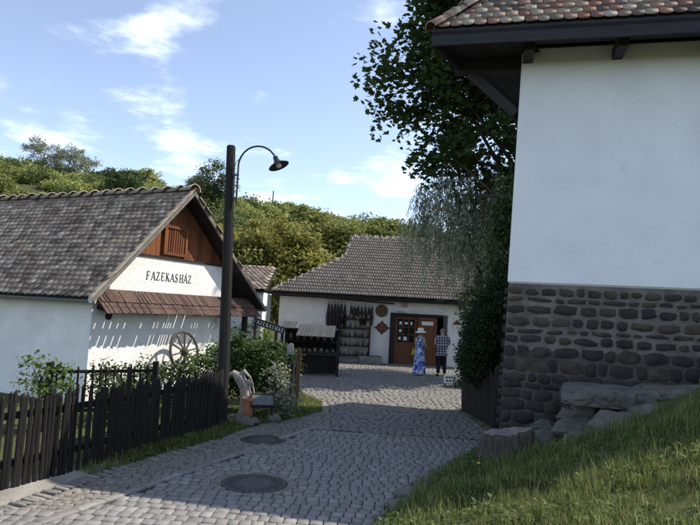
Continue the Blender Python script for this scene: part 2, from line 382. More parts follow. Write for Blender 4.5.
# manhole covers
RINGM = [mesh_np('ring_stone', v, f, t, 'brown_cobble') for v, f, t in TEMPL_R]
for i, (x, y, r) in enumerate(MANHOLES):
    t = thing('manhole_cover', (x, y, 0.008), ['large round iron manhole cover in the grey setts', 'smaller dark iron drain cover beside the grass verge'][i], 'manhole cover')
    MB().lathe([(r, 0), (r, .018), (r * .94, .024), (r * .88, .018), (r * .88, 0)], (x, y, .008), 40).build('frame_ring', 'iron', t)
    MB().lathe([(r * .865, 0), (r * .865, .016), (r * .60, .017), (r * .58, .012), (r * .54, .012), (r * .52, .017), (.005, .018)], (x, y, .008), 40).build('lid', 'iron', t)
    nr = int(2 * math.pi * (r + .06) / .12)
    for q in range(nr):
        a = 2 * math.pi * q / nr; p_ = (x + (r + .058) * math.cos(a), y + (r + .058) * math.sin(a)); tv_, tq_, tt_ = TEMPL_R[q % 6]
        o_ = bpy.data.objects.new('ring_stone', RINGM[q % 6]); COL.objects.link(o_); o_.parent = road; o_.matrix_local = place(p_[0], p_[1], -.014, .085, .105, .042, a, jit(.03), jit(.03))
    for q in range(24):
        a = q * math.pi / 12
        MB().box((x + math.cos(a) * r * .73, y + math.sin(a) * r * .73, .028), r * .20, r * .07, .01, (math.cos(a), math.sin(a), 0), (-math.sin(a), math.cos(a), 0)).build('stud', 'iron', t)

# worn paving between the kerb and the near part of the fence
vs, fs = [], []; ys_ = np.arange(3.6, 8.3, .15)
FLINE = [(3.6, -5.3), (4.7, -4.75), (6.55, -3.85), (7.32, -3.5), (8.3, -3.12)]
for y in ys_:
    for k in range(5):
        x = lerp(pl(y, FLINE) - .1, pl(y, EDGE_L) - .02, k / 4); vs.append((x, y, height(x, y) + .002))
for j in range(len(ys_) - 1):
    for k in range(4): fs.append((j * 5 + k, j * 5 + k + 1, (j + 1) * 5 + k + 1, (j + 1) * 5 + k))
tag(link('footway', mesh_np('footway', vs, fs, None, 'paving', True), (0, 0, 0)), kind='structure')
# ================================================================== roof tiles
def tile_template(tw, L, t, seed, arch=0.0, tail=1.0):
    r = random.Random(seed); h = tw / 2 * .97
    out = [(-h, L), (-h, tw * .24 * tail + .001), (-h * .72, tw * .08 * tail), (-h * .28, 0), (h * .28, 0), (h * .72, tw * .08 * tail), (h, tw * .24 * tail + .001), (h, L)]
    n = len(out); lift = t * 1.7
    zf = lambda x, y: lift * (1 - y / L) + arch * (1 - (x / h) ** 2)
    vs = [(x, y, zf(x, y) + t) for x, y in out] + [(x, y, zf(x, y)) for x, y in out]
    fq = [(0, 1, 6, 7), (1, 2, 5, 6), (2, 3, 4, 5)] + [(i, n + i, n + i + 1, i + 1) for i in range(n - 1)]
    return np.array(vs), np.array(fq), None
def tile_roof(roof, O, U, V, Nn, inside, ul, vl, tw, expo, material, nind, thick=.016, name='tile', jr=.02, arch=0.0, tail=1.0):
    O, U, V, Nn = map(Vector, (O, U, V, Nn)); L = expo * 1.9
    pc = Pieces([tile_template(tw, L, thick, i, arch, tail) for i in range(3)])
    B = Matrix((U, V, Nn)).transposed().to_4x4()
    for r in range(int(vl / expo) + 1):
        for c in range(-1, int(ul / tw) + 2):
            u = c * tw + (r % 2) * tw / 2 + jit(.006); v = r * expo + jit(.008)
            if not inside(u, v + expo * .5): continue
            M = Matrix.Translation(O + U * u + V * v + Nn * (.004 + random.uniform(0, .008))) @ B @ Matrix.Rotation(jit(jr), 4, 'Z') @ Matrix.Rotation(jit(jr), 4, 'Y') @ Matrix.Rotation(jit(.012), 4, 'X')
            pc.put(M)
    pc.emit(name, name + 's', material, roof, nind)
def cap_tiles(parent, a, b, name, material, n, r=.11, tip=1.25):
    """half-round cap tiles overlapping along a line from a to b"""
    a = Vector(a); b = Vector(b); d = (b - a).normalized(); x = d.cross(Vector((0, 0, 1))).normalized(); z = x.cross(d); step = (b - a).length / n
    vs = []; K = 7
    for (off, rr) in ((-.04, r * tip), (step * .5, r * 1.05), (step * 1.0, r * .9)):
        for sh in (0, .018):
            for k in range(K):
                an = math.pi * k / (K - 1); vs.append(d * off + x * (rr - sh) * math.cos(an) + z * ((rr - sh) * math.sin(an) * .9 - .03))
    fs = []
    for i in range(2):
        for s_ in (0, 1):
            o = i * 2 * K + s_ * K
            for k in range(K - 1): fs.append((o + k, o + k + 1, o + 2 * K + k + 1, o + 2 * K + k))
    for k in range(K - 1): fs.append((k, K + k, K + k + 1, k + 1))
    for i in range(2): fs += [(2 * K * i, 2 * K * i + K, 2 * K * i + 3 * K, 2 * K * i + 2 * K), (2 * K * i + K - 1, 2 * K * i + 2 * K - 1, 2 * K * i + 4 * K - 1, 2 * K * i + 3 * K - 1)]
    me = mesh_np(name, [tuple(q) for q in vs], fs, None, material)
    for i in range(n):
        p = a + d * step * i + Vector((jit(.008), jit(.008), jit(.012)))
        o = link(name, me, p, parent); o.rotation_euler = (jit(.03), jit(.03), jit(.05))

# ================================================================== pottery house on the left
GA = R(26); LA = Vector((-5.10, 12.05, 0)); LG = Vector((math.sin(GA), math.cos(GA), 0)); LL = Vector((-math.cos(GA), math.sin(GA), 0)); LNn = -LL
def LH(s, t, z): return LA + LG * s + LL * t + Vector((0, 0, z))
WID, LEN, EZ, RZ, OV, VO = 4.7, 10.0, 2.17, 4.80, .31, .34
house = thing('pottery_house', LH(WID / 2, LEN / 2, 0), 'long whitewashed cottage with weathered tile roof and plank gable lettered FAZEKASHÁZ', 'house')
OVR = .90; EZR = 2.16; slope = (RZ - EZ) / (WID / 2 + OV); slopeR = (RZ - EZR) / (WID / 2 + OVR)
def rz_at(s): return EZ + slope * (s + OV) if s < WID / 2 else RZ - slopeR * (s - WID / 2)
# walls: long wall, lower gable wall (to the porch), back walls
mb = MB()
mb.prism([LH(0, 0, -.1), LH(0, 0, rz_at(0) - .12), LH(0, LEN, rz_at(0) - .12), LH(0, LEN, -.1)], LG * .4)
mb.build('long_wall', 'whitewash_old', house)
PS = 4.30
mb = MB(); mb.prism([LH(.4, 0, -.1), LH(PS, 0, -.1), LH(PS, 0, rz_at(PS) - .14), LH(PS, 0, 3.17), LH(.84, 0, 3.17), LH(.4, 0, rz_at(.4) - .12)], LL * .35)
gw = mb.build('gable_wall', 'whitewash_old', house)
mb = MB(); mb.prism([LH(PS, .35, -.1), LH(PS, LEN, -.1), LH(PS, LEN, 2.9), LH(PS, .35, 2.9)], LG * -.3); mb.build('porch_wall', 'whitewash_old', house)
mb = MB(); mb.prism([LH(0, LEN, -.1), LH(WID, LEN, -.1), LH(WID, LEN, 2.6), LH(WID / 2, LEN, RZ - .12), LH(0, LEN, EZ + .2)], LL * -.3); mb.build('rear_wall', 'whitewash_old', house)
mb = MB(); mb.tube([LH(WID + .55, .05, 0), LH(WID + .55, .05, 2.2)], [.09, .08], 8); mb.build('porch_post', 'dark_wood', house)
mb = MB(); mb.beam(LH(PS, .06, 2.26), LH(WID + .7, .06, 2.26), .14, .16); mb.build('porch_beam', 'dark_wood', house)
# plaster strip sill between plaster and planks
MB().box(LH(2.55, .02, 3.19), 3.6, .10, .05, LG, LL).build('plank_sill', 'dark_wood', house)
# gable planks, each a piece
s = .68; wx0, wx1, wz0, wz1 = 1.92, 2.58, 3.34, 3.90
while s < PS + .15:
    w = random.uniform(.13, .19); a, b = s, s + w - .008
    if a > wx0 - .02 and b < wx1 + .02: segs = [(3.215, wz0), (wz1, None)]
    else: segs = [(3.215, None)]
    for z0, z1 in segs:
        ta = (min(rz_at(a), rz_at(b)) - .10) if z1 is None else z1
        za, zb = (rz_at(a) - .10, rz_at(b) - .10) if z1 is None else (z1, z1)
        if max(za, zb) < z0 + .05: continue
        za = max(za, z0 + .01); zb = max(zb, z0 + .01); dt = .05 + random.uniform(0, .012)
        MB().prism([LH(a, dt, z0), LH(b, dt, z0), LH(b, dt, zb), LH(a, dt, za)], LL * .025).build('gable_plank', 'gable_plank', house)
    s += w
# louvred opening with upright bars
win = MB()
for (a, b, z0, z1) in ((wx0 - .06, wx1 + .06, wz0 - .07, wz0), (wx0 - .06, wx1 + .06, wz1, wz1 + .07), (wx0 - .06, wx0 + .01, wz0, wz1), (wx1 - .01, wx1 + .06, wz0, wz1)):
    win.prism([LH(a, -.01, z0), LH(b, -.01, z0), LH(b, -.01, z1), LH(a, -.01, z1)], LL * .06)
win = win.build('window_frame', 'gable_plank', house)
for i in range(8):
    c = lerp(wx0 + .06, wx1 - .06, i / 7); MB().box(LH(c, .03, (wz0 + wz1) / 2), .045, .03, wz1 - wz0, LG, LL).build('window_bar', 'gable_plank', win)
MB().prism([LH(wx0, .12, wz0), LH(wx1, .12, wz0), LH(wx1, .12, wz1), LH(wx0, .12, wz1)], LL * .01).build('window_backing', 'dark_hole', win)
# roof body: two sloping slabs
cs = 1 / math.sqrt(1 + slope ** 2); sn = slope * cs
V1 = LG * cs + Vector((0, 0, sn)); N1 = Vector((0, 0, cs)) - LG * sn
csr = 1 / math.sqrt(1 + slopeR ** 2); snr = slopeR * csr; V2 = -LG * csr + Vector((0, 0, snr)); N2 = Vector((0, 0, csr)) + LG * snr
e1 = LH(-OV, -VO, EZ); e2 = LH(WID + OVR, -VO, EZR); SL = (WID / 2 + OV) / cs; SR = (WID / 2 + OVR) / csr; RL = LEN + VO + .3
mb = MB(); mb.prism([e1, e1 + LL * RL, e1 + LL * RL + V1 * SL, e1 + V1 * SL], -N1 * .07); mb.prism([e2, e2 + LL * RL, e2 + LL * RL + V2 * SR, e2 + V2 * SR], -N2 * .07)
roof = mb.build('roof', 'dark_wood', house)
tile_roof(roof, e1 + LL * 0, LL, V1, N1, lambda u, v: .05 < u < RL and v < SL - .02, RL, SL, .175, .155, 'old_tile', 300, .022, jr=.04)
tile_roof(roof, e2 + LL * 0, LL, V2, N2, lambda u, v: 0 < u < RL and v < SR - .02, RL, SR, .175, .155, 'old_tile', 0, .022, name='rear_tile', jr=.03)
ap = LH(WID / 2, -VO, RZ)
cap_tiles(roof, ap + Vector((0, 0, .05)), ap + LL * RL + Vector((0, 0, .05)), 'ridge_tile', 'ridge_tile', 26, .12, 1.6)
for ee, VV in ((e1, V1), (e2, V2)):      # barge boards and mortar-bedded verge
    nrm = N1 if VV is V1 else N2; SX = SL if VV is V1 else SR
    mb = MB(); mb.prism([ee - nrm * .06 - VV * .03, ee + nrm * .005 - VV * .03, ee + VV * (SX + .02) + nrm * .005, ee + VV * (SX - .03) - nrm * .06], LNn * .035); mb.build('barge_board', 'verge_wood', roof)
    mb = MB(); mb.prism([ee + nrm * .008, ee + nrm * .055, ee + VV * SX + nrm * .055, ee + VV * SX + nrm * .008], LL * .07 ); mb.build('verge_bedding', 'ridge_tile', roof)
# gutter along the long eave
mb = MB(); K = 6
for (r_) in (1,):
    vs_ = []
    for t_ in (-VO - .02, LEN):
        for sh in (.065, .058):
            for k in range(K + 1):
                an = math.pi + math.pi * k / K; vs_.append(LH(-OV - .06 + sh * math.cos(an), t_, EZ - .02 + sh * math.sin(an)))
    n_ = K + 1; fs_ = []
    for k in range(K): fs_ += [(k, k + 1, 2 * n_ + k + 1, 2 * n_ + k), (n_ + k, n_ + k + 1, 3 * n_ + k + 1, 3 * n_ + k), (k, k + 1, n_ + k + 1, n_ + k)]
    fs_ += [(0, n_, 3 * n_, 2 * n_), (K, n_ + K, 3 * n_ + K, 2 * n_ + K)]
    mb.add(vs_, fs_)
mb.lathe([(.066, 0), (.066, .012)], LH(-OV - .06, -VO - .03, EZ - .02), 12, LG, Vector((0, 0, 1)), LL)
mb.build('gutter', 'gutter_metal', house)
mb = MB(); mb.lathe([(.07, 0), (.07, .05), (.055, .06)], LH(WID + OVR + .06, -VO - .04, EZR - .02), 12, LG, Vector((0, 0, 1)), LL); mb.tube([LH(WID + OVR + .06, -VO, EZR - .05), LH(WID + OVR + .06, LEN, EZR - .05)], .06, 8)
mb.build('gutter', 'gutter_metal', house)
# pent roof of split shingles over the lower gable wall
po = LH(0, 0, 2.36); pdir = (LNn * .44 + Vector((0, 0, -.42))); pl_ = pdir.length; pdir.normalize(); pn = pdir.cross(LG).normalized()
if pn.z < 0: pn = -pn
pent = MB()
for s_ in (.15, 1.4, 2.7, 3.95, 5.0):
    pent.beam(LH(s_, -.005, 2.02), LH(s_, -.40, 1.93), .08, .09)
pent.beam(LH(-.02, -.34, 2.01), LH(5.2, -.34, 2.01), .06, .06); pent.beam(LH(-.02, -.12, 2.2), LH(5.2, -.12, 2.2), .05, .04)
pent = pent.build('pent_roof', 'dark_wood', house)
for rowi in (0, 1):
    s = -.06 + rowi * .04
    while s < 5.25:
        w = random.uniform(.075, .115); gap = random.choice((.004, .006, .008, .022, .03))
        st, L = (0.0, pl_ * .60) if rowi else (pl_ * .42, pl_ * .66 + jit(.02))
        lift = .022 if rowi else .0
        a = po + LG * s + pdir * st + pn * lift; b = a + pdir * L + LG * -.0
        tilt = LG * (-.05)   # courses lean slightly as in the old work
        MB().prism([a, a + LG * (w - gap), b + LG * (w - gap) + pdir * jit(.012), b + pdir * jit(.012)], pn * .016).build('shingle', 'shake', pent)
        s += w
# painted letters, serif strokes
def letter(ch):
    T, t, S = .17, .085, .05
    V = lambda x, w=T: [(x, 0, x, 1, w)]
    ser = lambda x, y, w=.34: [(x - w / 2, y, x + w / 2, y, S)]
    D = {'F': V(.18) + [(.18, .97, .68, .97, .07), (.18, .52, .52, .52, .06), (.68, .97, .68, .80, .05), (.52, .6, .52, .44, .05)] + ser(.18, .02), 
         'A': [(.06, 0, .42, 1, t), (.42, 1, .78, 0, T), (.2, .34, .64, .34, .06)] + ser(.07, .02, .24) + ser(.77, .02, .3),
         'Z': [(.08, .97, .66, .97, .07), (.62, .96, .12, .04, T), (.08, .03, .70, .03, .07), (.10, .97, .10, .80, .05), (.69, .03, .69, .22, .05)],
         'E': V(.18) + [(.18, .97, .66, .97, .07), (.18, .52, .52, .52, .06), (.18, .03, .70, .03, .07), (.66, .97, .66, .80, .05), (.70, .03, .70, .22, .05), (.52, .6, .52, .44, .05)],
         'K': V(.18) + [(.2, .42, .66, .98, t), (.34, .58, .74, .02, T)] + ser(.18, .02) + ser(.18, .98) + ser(.66, .98, .26) + ser(.76, .02, .28),
         'S': [(.60, .84, .58, .92, .07), (.58, .93, .36, .98, .08), (.36, .98, .14, .82, .12), (.14, .82, .2, .62, .13), (.2, .62, .54, .42, .15), (.54, .42, .6, .2, .13), (.6, .2, .38, .02, .12), (.38, .02, .14, .07, .08), (.12, .07, .1, .24, .06)],
         'H': V(.18) + V(.72) + [(.18, .5, .72, .5, .06)] + ser(.18, .02) + ser(.18, .98) + ser(.72, .02) + ser(.72, .98)}
    D['Á'] = D['A'] + [(.44, 1.1, .60, 1.3, .10)]
    return D[ch]
def lettering(text, org, U, V, Nn, h, adv, material, parent, width=.82):
    for i, ch in enumerate(text):
        mb = MB(); org_ = Vector(org) + Vector(U) * (adv * i * h)
        for q, (x0, y0, x1, y1, w) in enumerate(letter(ch)):
            d = Vector((x1 - x0, y1 - y0)); d.normalize(); n = Vector((-d.y, d.x)) * w / 2
            zoff = Vector(Nn) * (.0006 * q + .002)
            pts = [(x0 - n.x, y0 - n.y), (x1 - n.x, y1 - n.y), (x1 + n.x, y1 + n.y), (x0 + n.x, y0 + n.y)]
            mb.prism([org_ + Vector(U) * (px_ * h * width) + Vector(V) * (py_ * h) for px_, py_ in pts], zoff + Vector(Nn) * .002)
        mb.build('letter', material, parent)
lettering('FAZEKASHÁZ', LH(1.38, -.002, 2.66), LG, Vector((0, 0, 1)), LNn, .19, .80, 'letter_paint', gw)
MB().lathe([(.075, 0), (.075, .03), (.05, .04)], LH(.42, 0, 1.83), 12, LG, Vector((0, 0, 1)), LNn).build('vent_hole', 'dark_hole', house)

# ================================================================== large house on the right
HC = Vector((2.50, 9.50, 0)); HP = Vector((.972, -.234, 0)).normalized(); HQ = Vector((.56, .83, 0)).normalized()
NF = Vector((-HP.y, HP.x, 0))            # inward normal of the front wall
NFo = -NF; NS = Vector((HQ.y, -HQ.x, 0))     # inward normal of the side wall
HLEN, HSIDE = 9.0, 6.6
def RH(s, t, z): return HC + HP * (s + (z - 2.77) * .032 * max(0, 1 - s / 4)) + HQ * t + Vector((0, 0, z))
rh = thing('whitewashed_house', HC + HP * 4 + HQ * 3 + Vector((0, 0, .6)), 'tall whitewashed house on dark stone base with overhanging tiled eaves', 'house')
EB = 6.36            # fascia bottom
mb = MB()
mb.hexa([RH(0, 0, 2.77), RH(HLEN, 0, 2.77), RH(HLEN, HSIDE, 2.77), RH(0, HSIDE, 2.77), RH(0, 0, 6.62), RH(HLEN, 0, 6.62), RH(HLEN, HSIDE, 6.62), RH(0, HSIDE, 6.62)])
mb.build('plaster_wall', 'whitewash', rh, bevel=.03)
def RB(s, t, z, o=.03): return RH(s, t, z) + NF * o + NS * o
mb = MB(); mb.hexa([RB(0, 0, -.2), RB(HLEN, 0, -.2), RB(HLEN, HSIDE, -.2), RB(0, HSIDE, -.2), RB(0, 0, 2.769), RB(HLEN, 0, 2.769), RB(HLEN, HSIDE, 2.769), RB(0, HSIDE, 2.769)])
base = mb.build('stone_base', 'mortar', rh)
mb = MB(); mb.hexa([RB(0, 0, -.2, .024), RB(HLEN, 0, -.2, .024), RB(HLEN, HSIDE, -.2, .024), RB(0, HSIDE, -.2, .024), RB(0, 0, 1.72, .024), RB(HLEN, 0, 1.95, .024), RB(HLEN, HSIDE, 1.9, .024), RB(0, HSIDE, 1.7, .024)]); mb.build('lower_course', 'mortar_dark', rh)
def stone_mesh(w, h, d, seed, material='wall_stone'):
    """irregular face stone, local: x along wall, z up, -y outwards"""
    r = random.Random(seed); n = 10; pts = []
    p = r.uniform(3.5, 12)
    for k in range(n):
        a = 2 * math.pi * (k + r.uniform(-.25, .25)) / n; c, s_ = math.cos(a), math.sin(a)
        rr = (abs(c) ** p + abs(s_) ** p) ** (-1 / p) * r.uniform(.84, 1.04); pts.append((c * rr * w / 2, s_ * rr * h / 2))
    vs = [(x, .06, z) for x, z in pts] + [(x * .97, -d * r.uniform(.35, .6), z * .97) for x, z in pts] + [(x * .88, -d * r.uniform(.7, 1.3), z * .84) for x, z in pts] + [(0, -d * r.uniform(.8, 1.1), 0)]
    fq = [(i + a * n, (i + 1) % n + a * n, (i + 1) % n + (a + 1) * n, i + (a + 1) * n) for a in (0, 1) for i in range(n)]
    ft = [(2 * n + i, 2 * n + (i + 1) % n, 3 * n) for i in range(n)]
    return mesh_np('stone', vs, fq, ft, material)
def lay_stones(O, U, out, length, z0, z1, dep):
    z = z1 - .03; row = 0
    while z > z0:
        hrow = random.choice((.10, .16, .19, .22, .24)); s = -.015 + (.0 if row % 2 else .0)
        while s < length:
            w = random.uniform(.15, .40) if row else random.uniform(.12, .3)
            gp = lerp(.008, .030, ss((z - 1.55) / .6)) + random.uniform(0, .012)
            hh = hrow * random.uniform(.72, .98); 
            if random.random() < .10: w *= 1.3
            zc = z - hrow / 2 + jit(.012)
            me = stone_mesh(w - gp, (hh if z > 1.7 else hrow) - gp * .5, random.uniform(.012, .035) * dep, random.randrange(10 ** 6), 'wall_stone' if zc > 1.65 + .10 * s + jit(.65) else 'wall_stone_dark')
            o = link('stone', me, O(s + w / 2, zc) , base); 
            o.rotation_euler = Matrix((U, -out, Vector((0, 0, 1)))).transposed().to_euler(); o.rotation_euler.rotate_axis('Y', jit(.11))
            s += w
        z -= hrow; row += 1
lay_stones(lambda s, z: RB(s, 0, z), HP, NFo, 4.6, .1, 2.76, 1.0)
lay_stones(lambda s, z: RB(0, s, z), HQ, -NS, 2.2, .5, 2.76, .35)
# roof: hipped, eaves overhang
E1 = HC + Vector((-1.42, -.50, 0)); EDG = .25; TZ = EB + EDG
PA = R(53); tn = math.tan(PA); hip = Vector((1.634, .636, 0))
DP = 2.75
def rp(v, z): return Vector((v.x, v.y, z))
A0 = rp(E1, TZ); ridge0 = rp(E1 + hip * DP, TZ + tn * DP); A1 = rp(E1 + HP * 12.5, TZ); ridge1 = rp(Vector((ridge0.x, ridge0.y, 0)) + HP * 6.2, TZ + tn * DP)
bl = E1 + HQ * ((DP + 5.2) / (HQ.dot(NF))); A3 = rp(bl, TZ); A2 = rp(bl + HP * 9.5, TZ)
mb = MB()
Vf = (NF * 1 + Vector((0, 0, tn))).normalized(); Nfn = HP.cross(Vf).normalized(); Nfn = Nfn if Nfn.z > 0 else -Nfn
Vs = (NS * 1 + Vector((0, 0, tn))).normalized(); Nsn = Vs.cross(HQ).normalized(); Nsn = Nsn if Nsn.z > 0 else -Nsn
for poly in ([A0, A1, ridge1, ridge0], [A0, ridge0, A3], [A3, ridge0, ridge1, A2], [A1, A2, ridge1]):
    mb.prism(poly, Vector((0, 0, -.09)))
rroof = mb.build('roof', 'eave_wood', rh)
fl = (ridge0 - A0)
def in_front(u, v):
    vlen = DP / math.cos(PA)
    if v > vlen: return False
    hd = hip * (DP * v / vlen); off = (hd - NF * (DP * v / vlen)).dot(HP)
    return off - .02 < u < 12.3 - .8 * v
tile_roof(rroof, A0 + Nfn * .005, HP, Vf, Nfn, in_front, 12.4, DP / math.cos(PA), .185, .18, 'mixed_tile', 280, .02, jr=.03)
def in_side(u, v):
    vlen = DP / math.cos(PA)
    if v > vlen: return False
    hd = hip * (DP * v / vlen); off = (hd - NS * (DP * v / vlen)).dot(HQ); tot = (A3 - A0).length
    return off < u < lerp(tot, (hip * DP - NS * DP).dot(HQ), v / vlen)
tile_roof(rroof, A0 + Nsn * .005, HQ, Vs, Nsn, in_side, (A3 - A0).length, DP / math.cos(PA), .185, .165, 'mixed_tile', 0, .02, name='side_tile', jr=.03)
cap_tiles(rroof, A0 + Vector((0, 0, .06)), ridge0 + Vector((0, 0, .08)), 'hip_tile', 'hip_tile', 17, .125, 1.15)
cap_tiles(rroof, ridge0 + Vector((0, 0, .06)), ridge1 + Vector((0, 0, .06)), 'ridge_tile', 'hip_tile', 16, .12)
# fascia boards, soffit, brackets
mb = MB(); mb.hexa([rp(E1, EB), rp(E1 + HP * 12.5, EB), rp(E1 + HP * 12.5 + NF * .05, EB), rp(E1 + NF * .05 + HP * .03, EB), rp(E1, TZ - .03), rp(E1 + HP * 12.5, TZ - .03), rp(E1 + HP * 12.5 + NF * .05, TZ - .03), rp(E1 + NF * .05 + HP * .03, TZ - .03)])
mb.build('front_fascia', 'eave_wood', rroof)
q1 = E1 + HQ * 8.3
mb = MB(); mb.hexa([rp(E1 + NF * .053, EB), rp(E1 + NF * .053 + NS * .05, EB), rp(q1 + NS * .05, EB), rp(q1, EB), rp(E1 + NF * .053, TZ - .03), rp(E1 + NF * .053 + NS * .05, TZ - .03), rp(q1 + NS * .05, TZ - .03), rp(q1, TZ - .03)])
mb.build('side_fascia', 'eave_wood', rroof)
zs = EB + .17
for i in range(8):         # soffit boards along the side
    a0, a1 = lerp(.07, 1.32, i / 8), lerp(.07, 1.32, (i + 1) / 8) - .012
    pa, pb = E1 + NF * .10 + HP * (a0 / HP.dot(NS)), E1 + NF * .10 + HP * (a1 / HP.dot(NS))
    MB().prism([rp(pa, zs), rp(pb, zs), rp(pb + HQ * 8.1, zs), rp(pa + HQ * 8.1, zs)], Vector((0, 0, .025))).build('soffit_board', 'eave_wood', rroof)
for i in range(4):
    a0, a1 = lerp(.06, .54, i / 4), lerp(.06, .54, (i + 1) / 4) - .012
    pa, pb = E1 + NF * a0 + HP * 1.3, E1 + NF * a1 + HP * 1.3
    MB().prism([rp(pa, zs - .001), rp(pb, zs - .001), rp(pb + HP * 10, zs - .001), rp(pa + HP * 10, zs - .001)], Vector((0, 0, .025))).build('soffit_board', 'eave_wood', rroof)
for s_ in (.30, 1.62, 2.95, 4.3, 5.6):
    c = RH(s_, 0, 0) ; c = Vector((c.x, c.y, 6.43)) + NFo * .20
    MB().box(c, .15, .62, .16, HP, NF).build('rafter_end', 'eave_wood', rroof)
for t_ in (.25, 3.6):   # outriggers carrying the side eave, with knee braces
    a = RH(.15, t_, 0); a = Vector((a.x, a.y, EB + .05)); b = a - HP * 1.12
    MB().beam(a, b, .16, .2).build('outrigger', 'eave_wood', rroof)
    a2 = RH(.05, t_, 0); a2 = Vector((a2.x, a2.y, EB - .75)); b2 = a - HP * .85
    MB().beam(a2, b2 - Vector((0, 0, .08)), .12, .13).build('knee_brace', 'eave_wood', rroof)

# ================================================================== far house with the shop
fh = thing('shop_house', (1.5, 29, 0), 'distant whitewashed cottage with hipped tile roof behind the paved yard', 'house')
FX0, FX1, FY, FD = -2.95, 9.5, 26.0, 6.0
FEZ, FRZ = 2.84, 5.75; fo = .5
mb = MB()
def fwall(x0, x1, z0, z1, y0=FY, y1=FY + .4): mb.box(((x0 + x1) / 2, (y0 + y1) / 2, (z0 + z1) / 2), x1 - x0, y1 - y0, z1 - z0)
DX0, DX1, DZ = 1.86, 4.36, 2.22
fwall(FX0, DX0, -.1, 3.0); fwall(DX1, FX1, -.1, 3.0); fwall(DX0, DX1, DZ, 3.0)
mb.box((FX0 + .2, FY + FD / 2 + .2, 1.45), .4, FD - .4, 3.1); mb.box((FX1 - .2, FY + FD / 2 + .2, 1.45), .4, FD - .4, 3.1); mb.box(((FX0 + FX1) / 2, FY + FD + .2, 1.45), FX1 - FX0, .4, 3.1)
mb.build('plaster_wall', 'whitewash_old', fh)
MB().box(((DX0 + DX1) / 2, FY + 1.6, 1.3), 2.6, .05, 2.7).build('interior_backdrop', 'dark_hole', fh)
MB().box(((DX0 + DX1) / 2, FY + .1, .01), 2.5, .7, .06).build('threshold', 'kerb_stone', fh)
yr = FY + FD / 2 + .1; fe = FY - fo; fb = FY + FD + fo + .2
P = lambda x, y, z: Vector((x, y, z))
KZ = lerp(FEZ, FRZ, .62); hx = FX0 - .35; kx = hx + 3.05; rx0 = kx - .02
ky = lerp(fe, yr, .62); kyb = lerp(fb, yr, .62)
mb = MB()
rgt = FX1 + .4
for poly in ([P(hx, fe, FEZ), P(rgt, fe, FEZ), P(rgt, yr, FRZ), P(rx0 + .35, yr, FRZ), P(kx, ky, KZ)], [P(hx, fb, FEZ), P(rgt, fb, FEZ), P(rgt, yr, FRZ), P(rx0 + .35, yr, FRZ), P(kx, kyb, KZ)], [P(hx, fe, FEZ), P(kx, ky, KZ), P(kx, kyb, KZ), P(hx, fb, FEZ)], [P(kx, ky, KZ), P(rx0 + .35, yr, FRZ), P(kx, kyb, KZ)]):
    mb.prism(poly, Vector((0, 0, -.08)))
froof = mb.build('roof', 'dark_wood', fh)
fs_ = math.atan2(FRZ - FEZ, yr - fe); Vfr = Vector((0, math.cos(fs_), math.sin(fs_))); Nfr = Vector((0, -math.sin(fs_), math.cos(fs_))); flen = (yr - fe) / math.cos(fs_)
def in_far(u, v):
    f_ = v / flen
    x0 = lerp(0, kx - hx, f_ / .62) if f_ < .62 else lerp(kx - hx, rx0 + .35 - hx, (f_ - .62) / .38)
    return x0 < u < rgt - hx and f_ < .99
tile_roof(froof, P(hx, fe, FEZ), (1, 0, 0), Vfr, Nfr, in_far, rgt - hx, flen, .11, .235, 'far_tile', 0, .036, jr=.015, tail=.1)
cap_tiles(froof, P(hx, fe, FEZ + .05), P(kx, ky, KZ + .06), 'hip_tile', 'far_tile', 12, .09)
cap_tiles(froof, P(kx, ky, KZ + .05), P(rx0 + .35, yr, FRZ + .05), 'hip_tile', 'far_tile', 5, .09)
cap_tiles(froof, P(rx0 + .35, yr, FRZ + .04), P(rgt, yr, FRZ + .04), 'ridge_tile', 'far_tile', 22, .10)
MB().box(((hx + rgt) / 2, fe + .03, FEZ - .10), rgt - hx - .1, .05, .12).build('fascia', 'dark_wood', froof)
for i in range(16): MB().box((hx + .4 + i * .8, fe + .3, FEZ - .07), .1, .5, .09).build('rafter_end', 'dark_wood', froof)
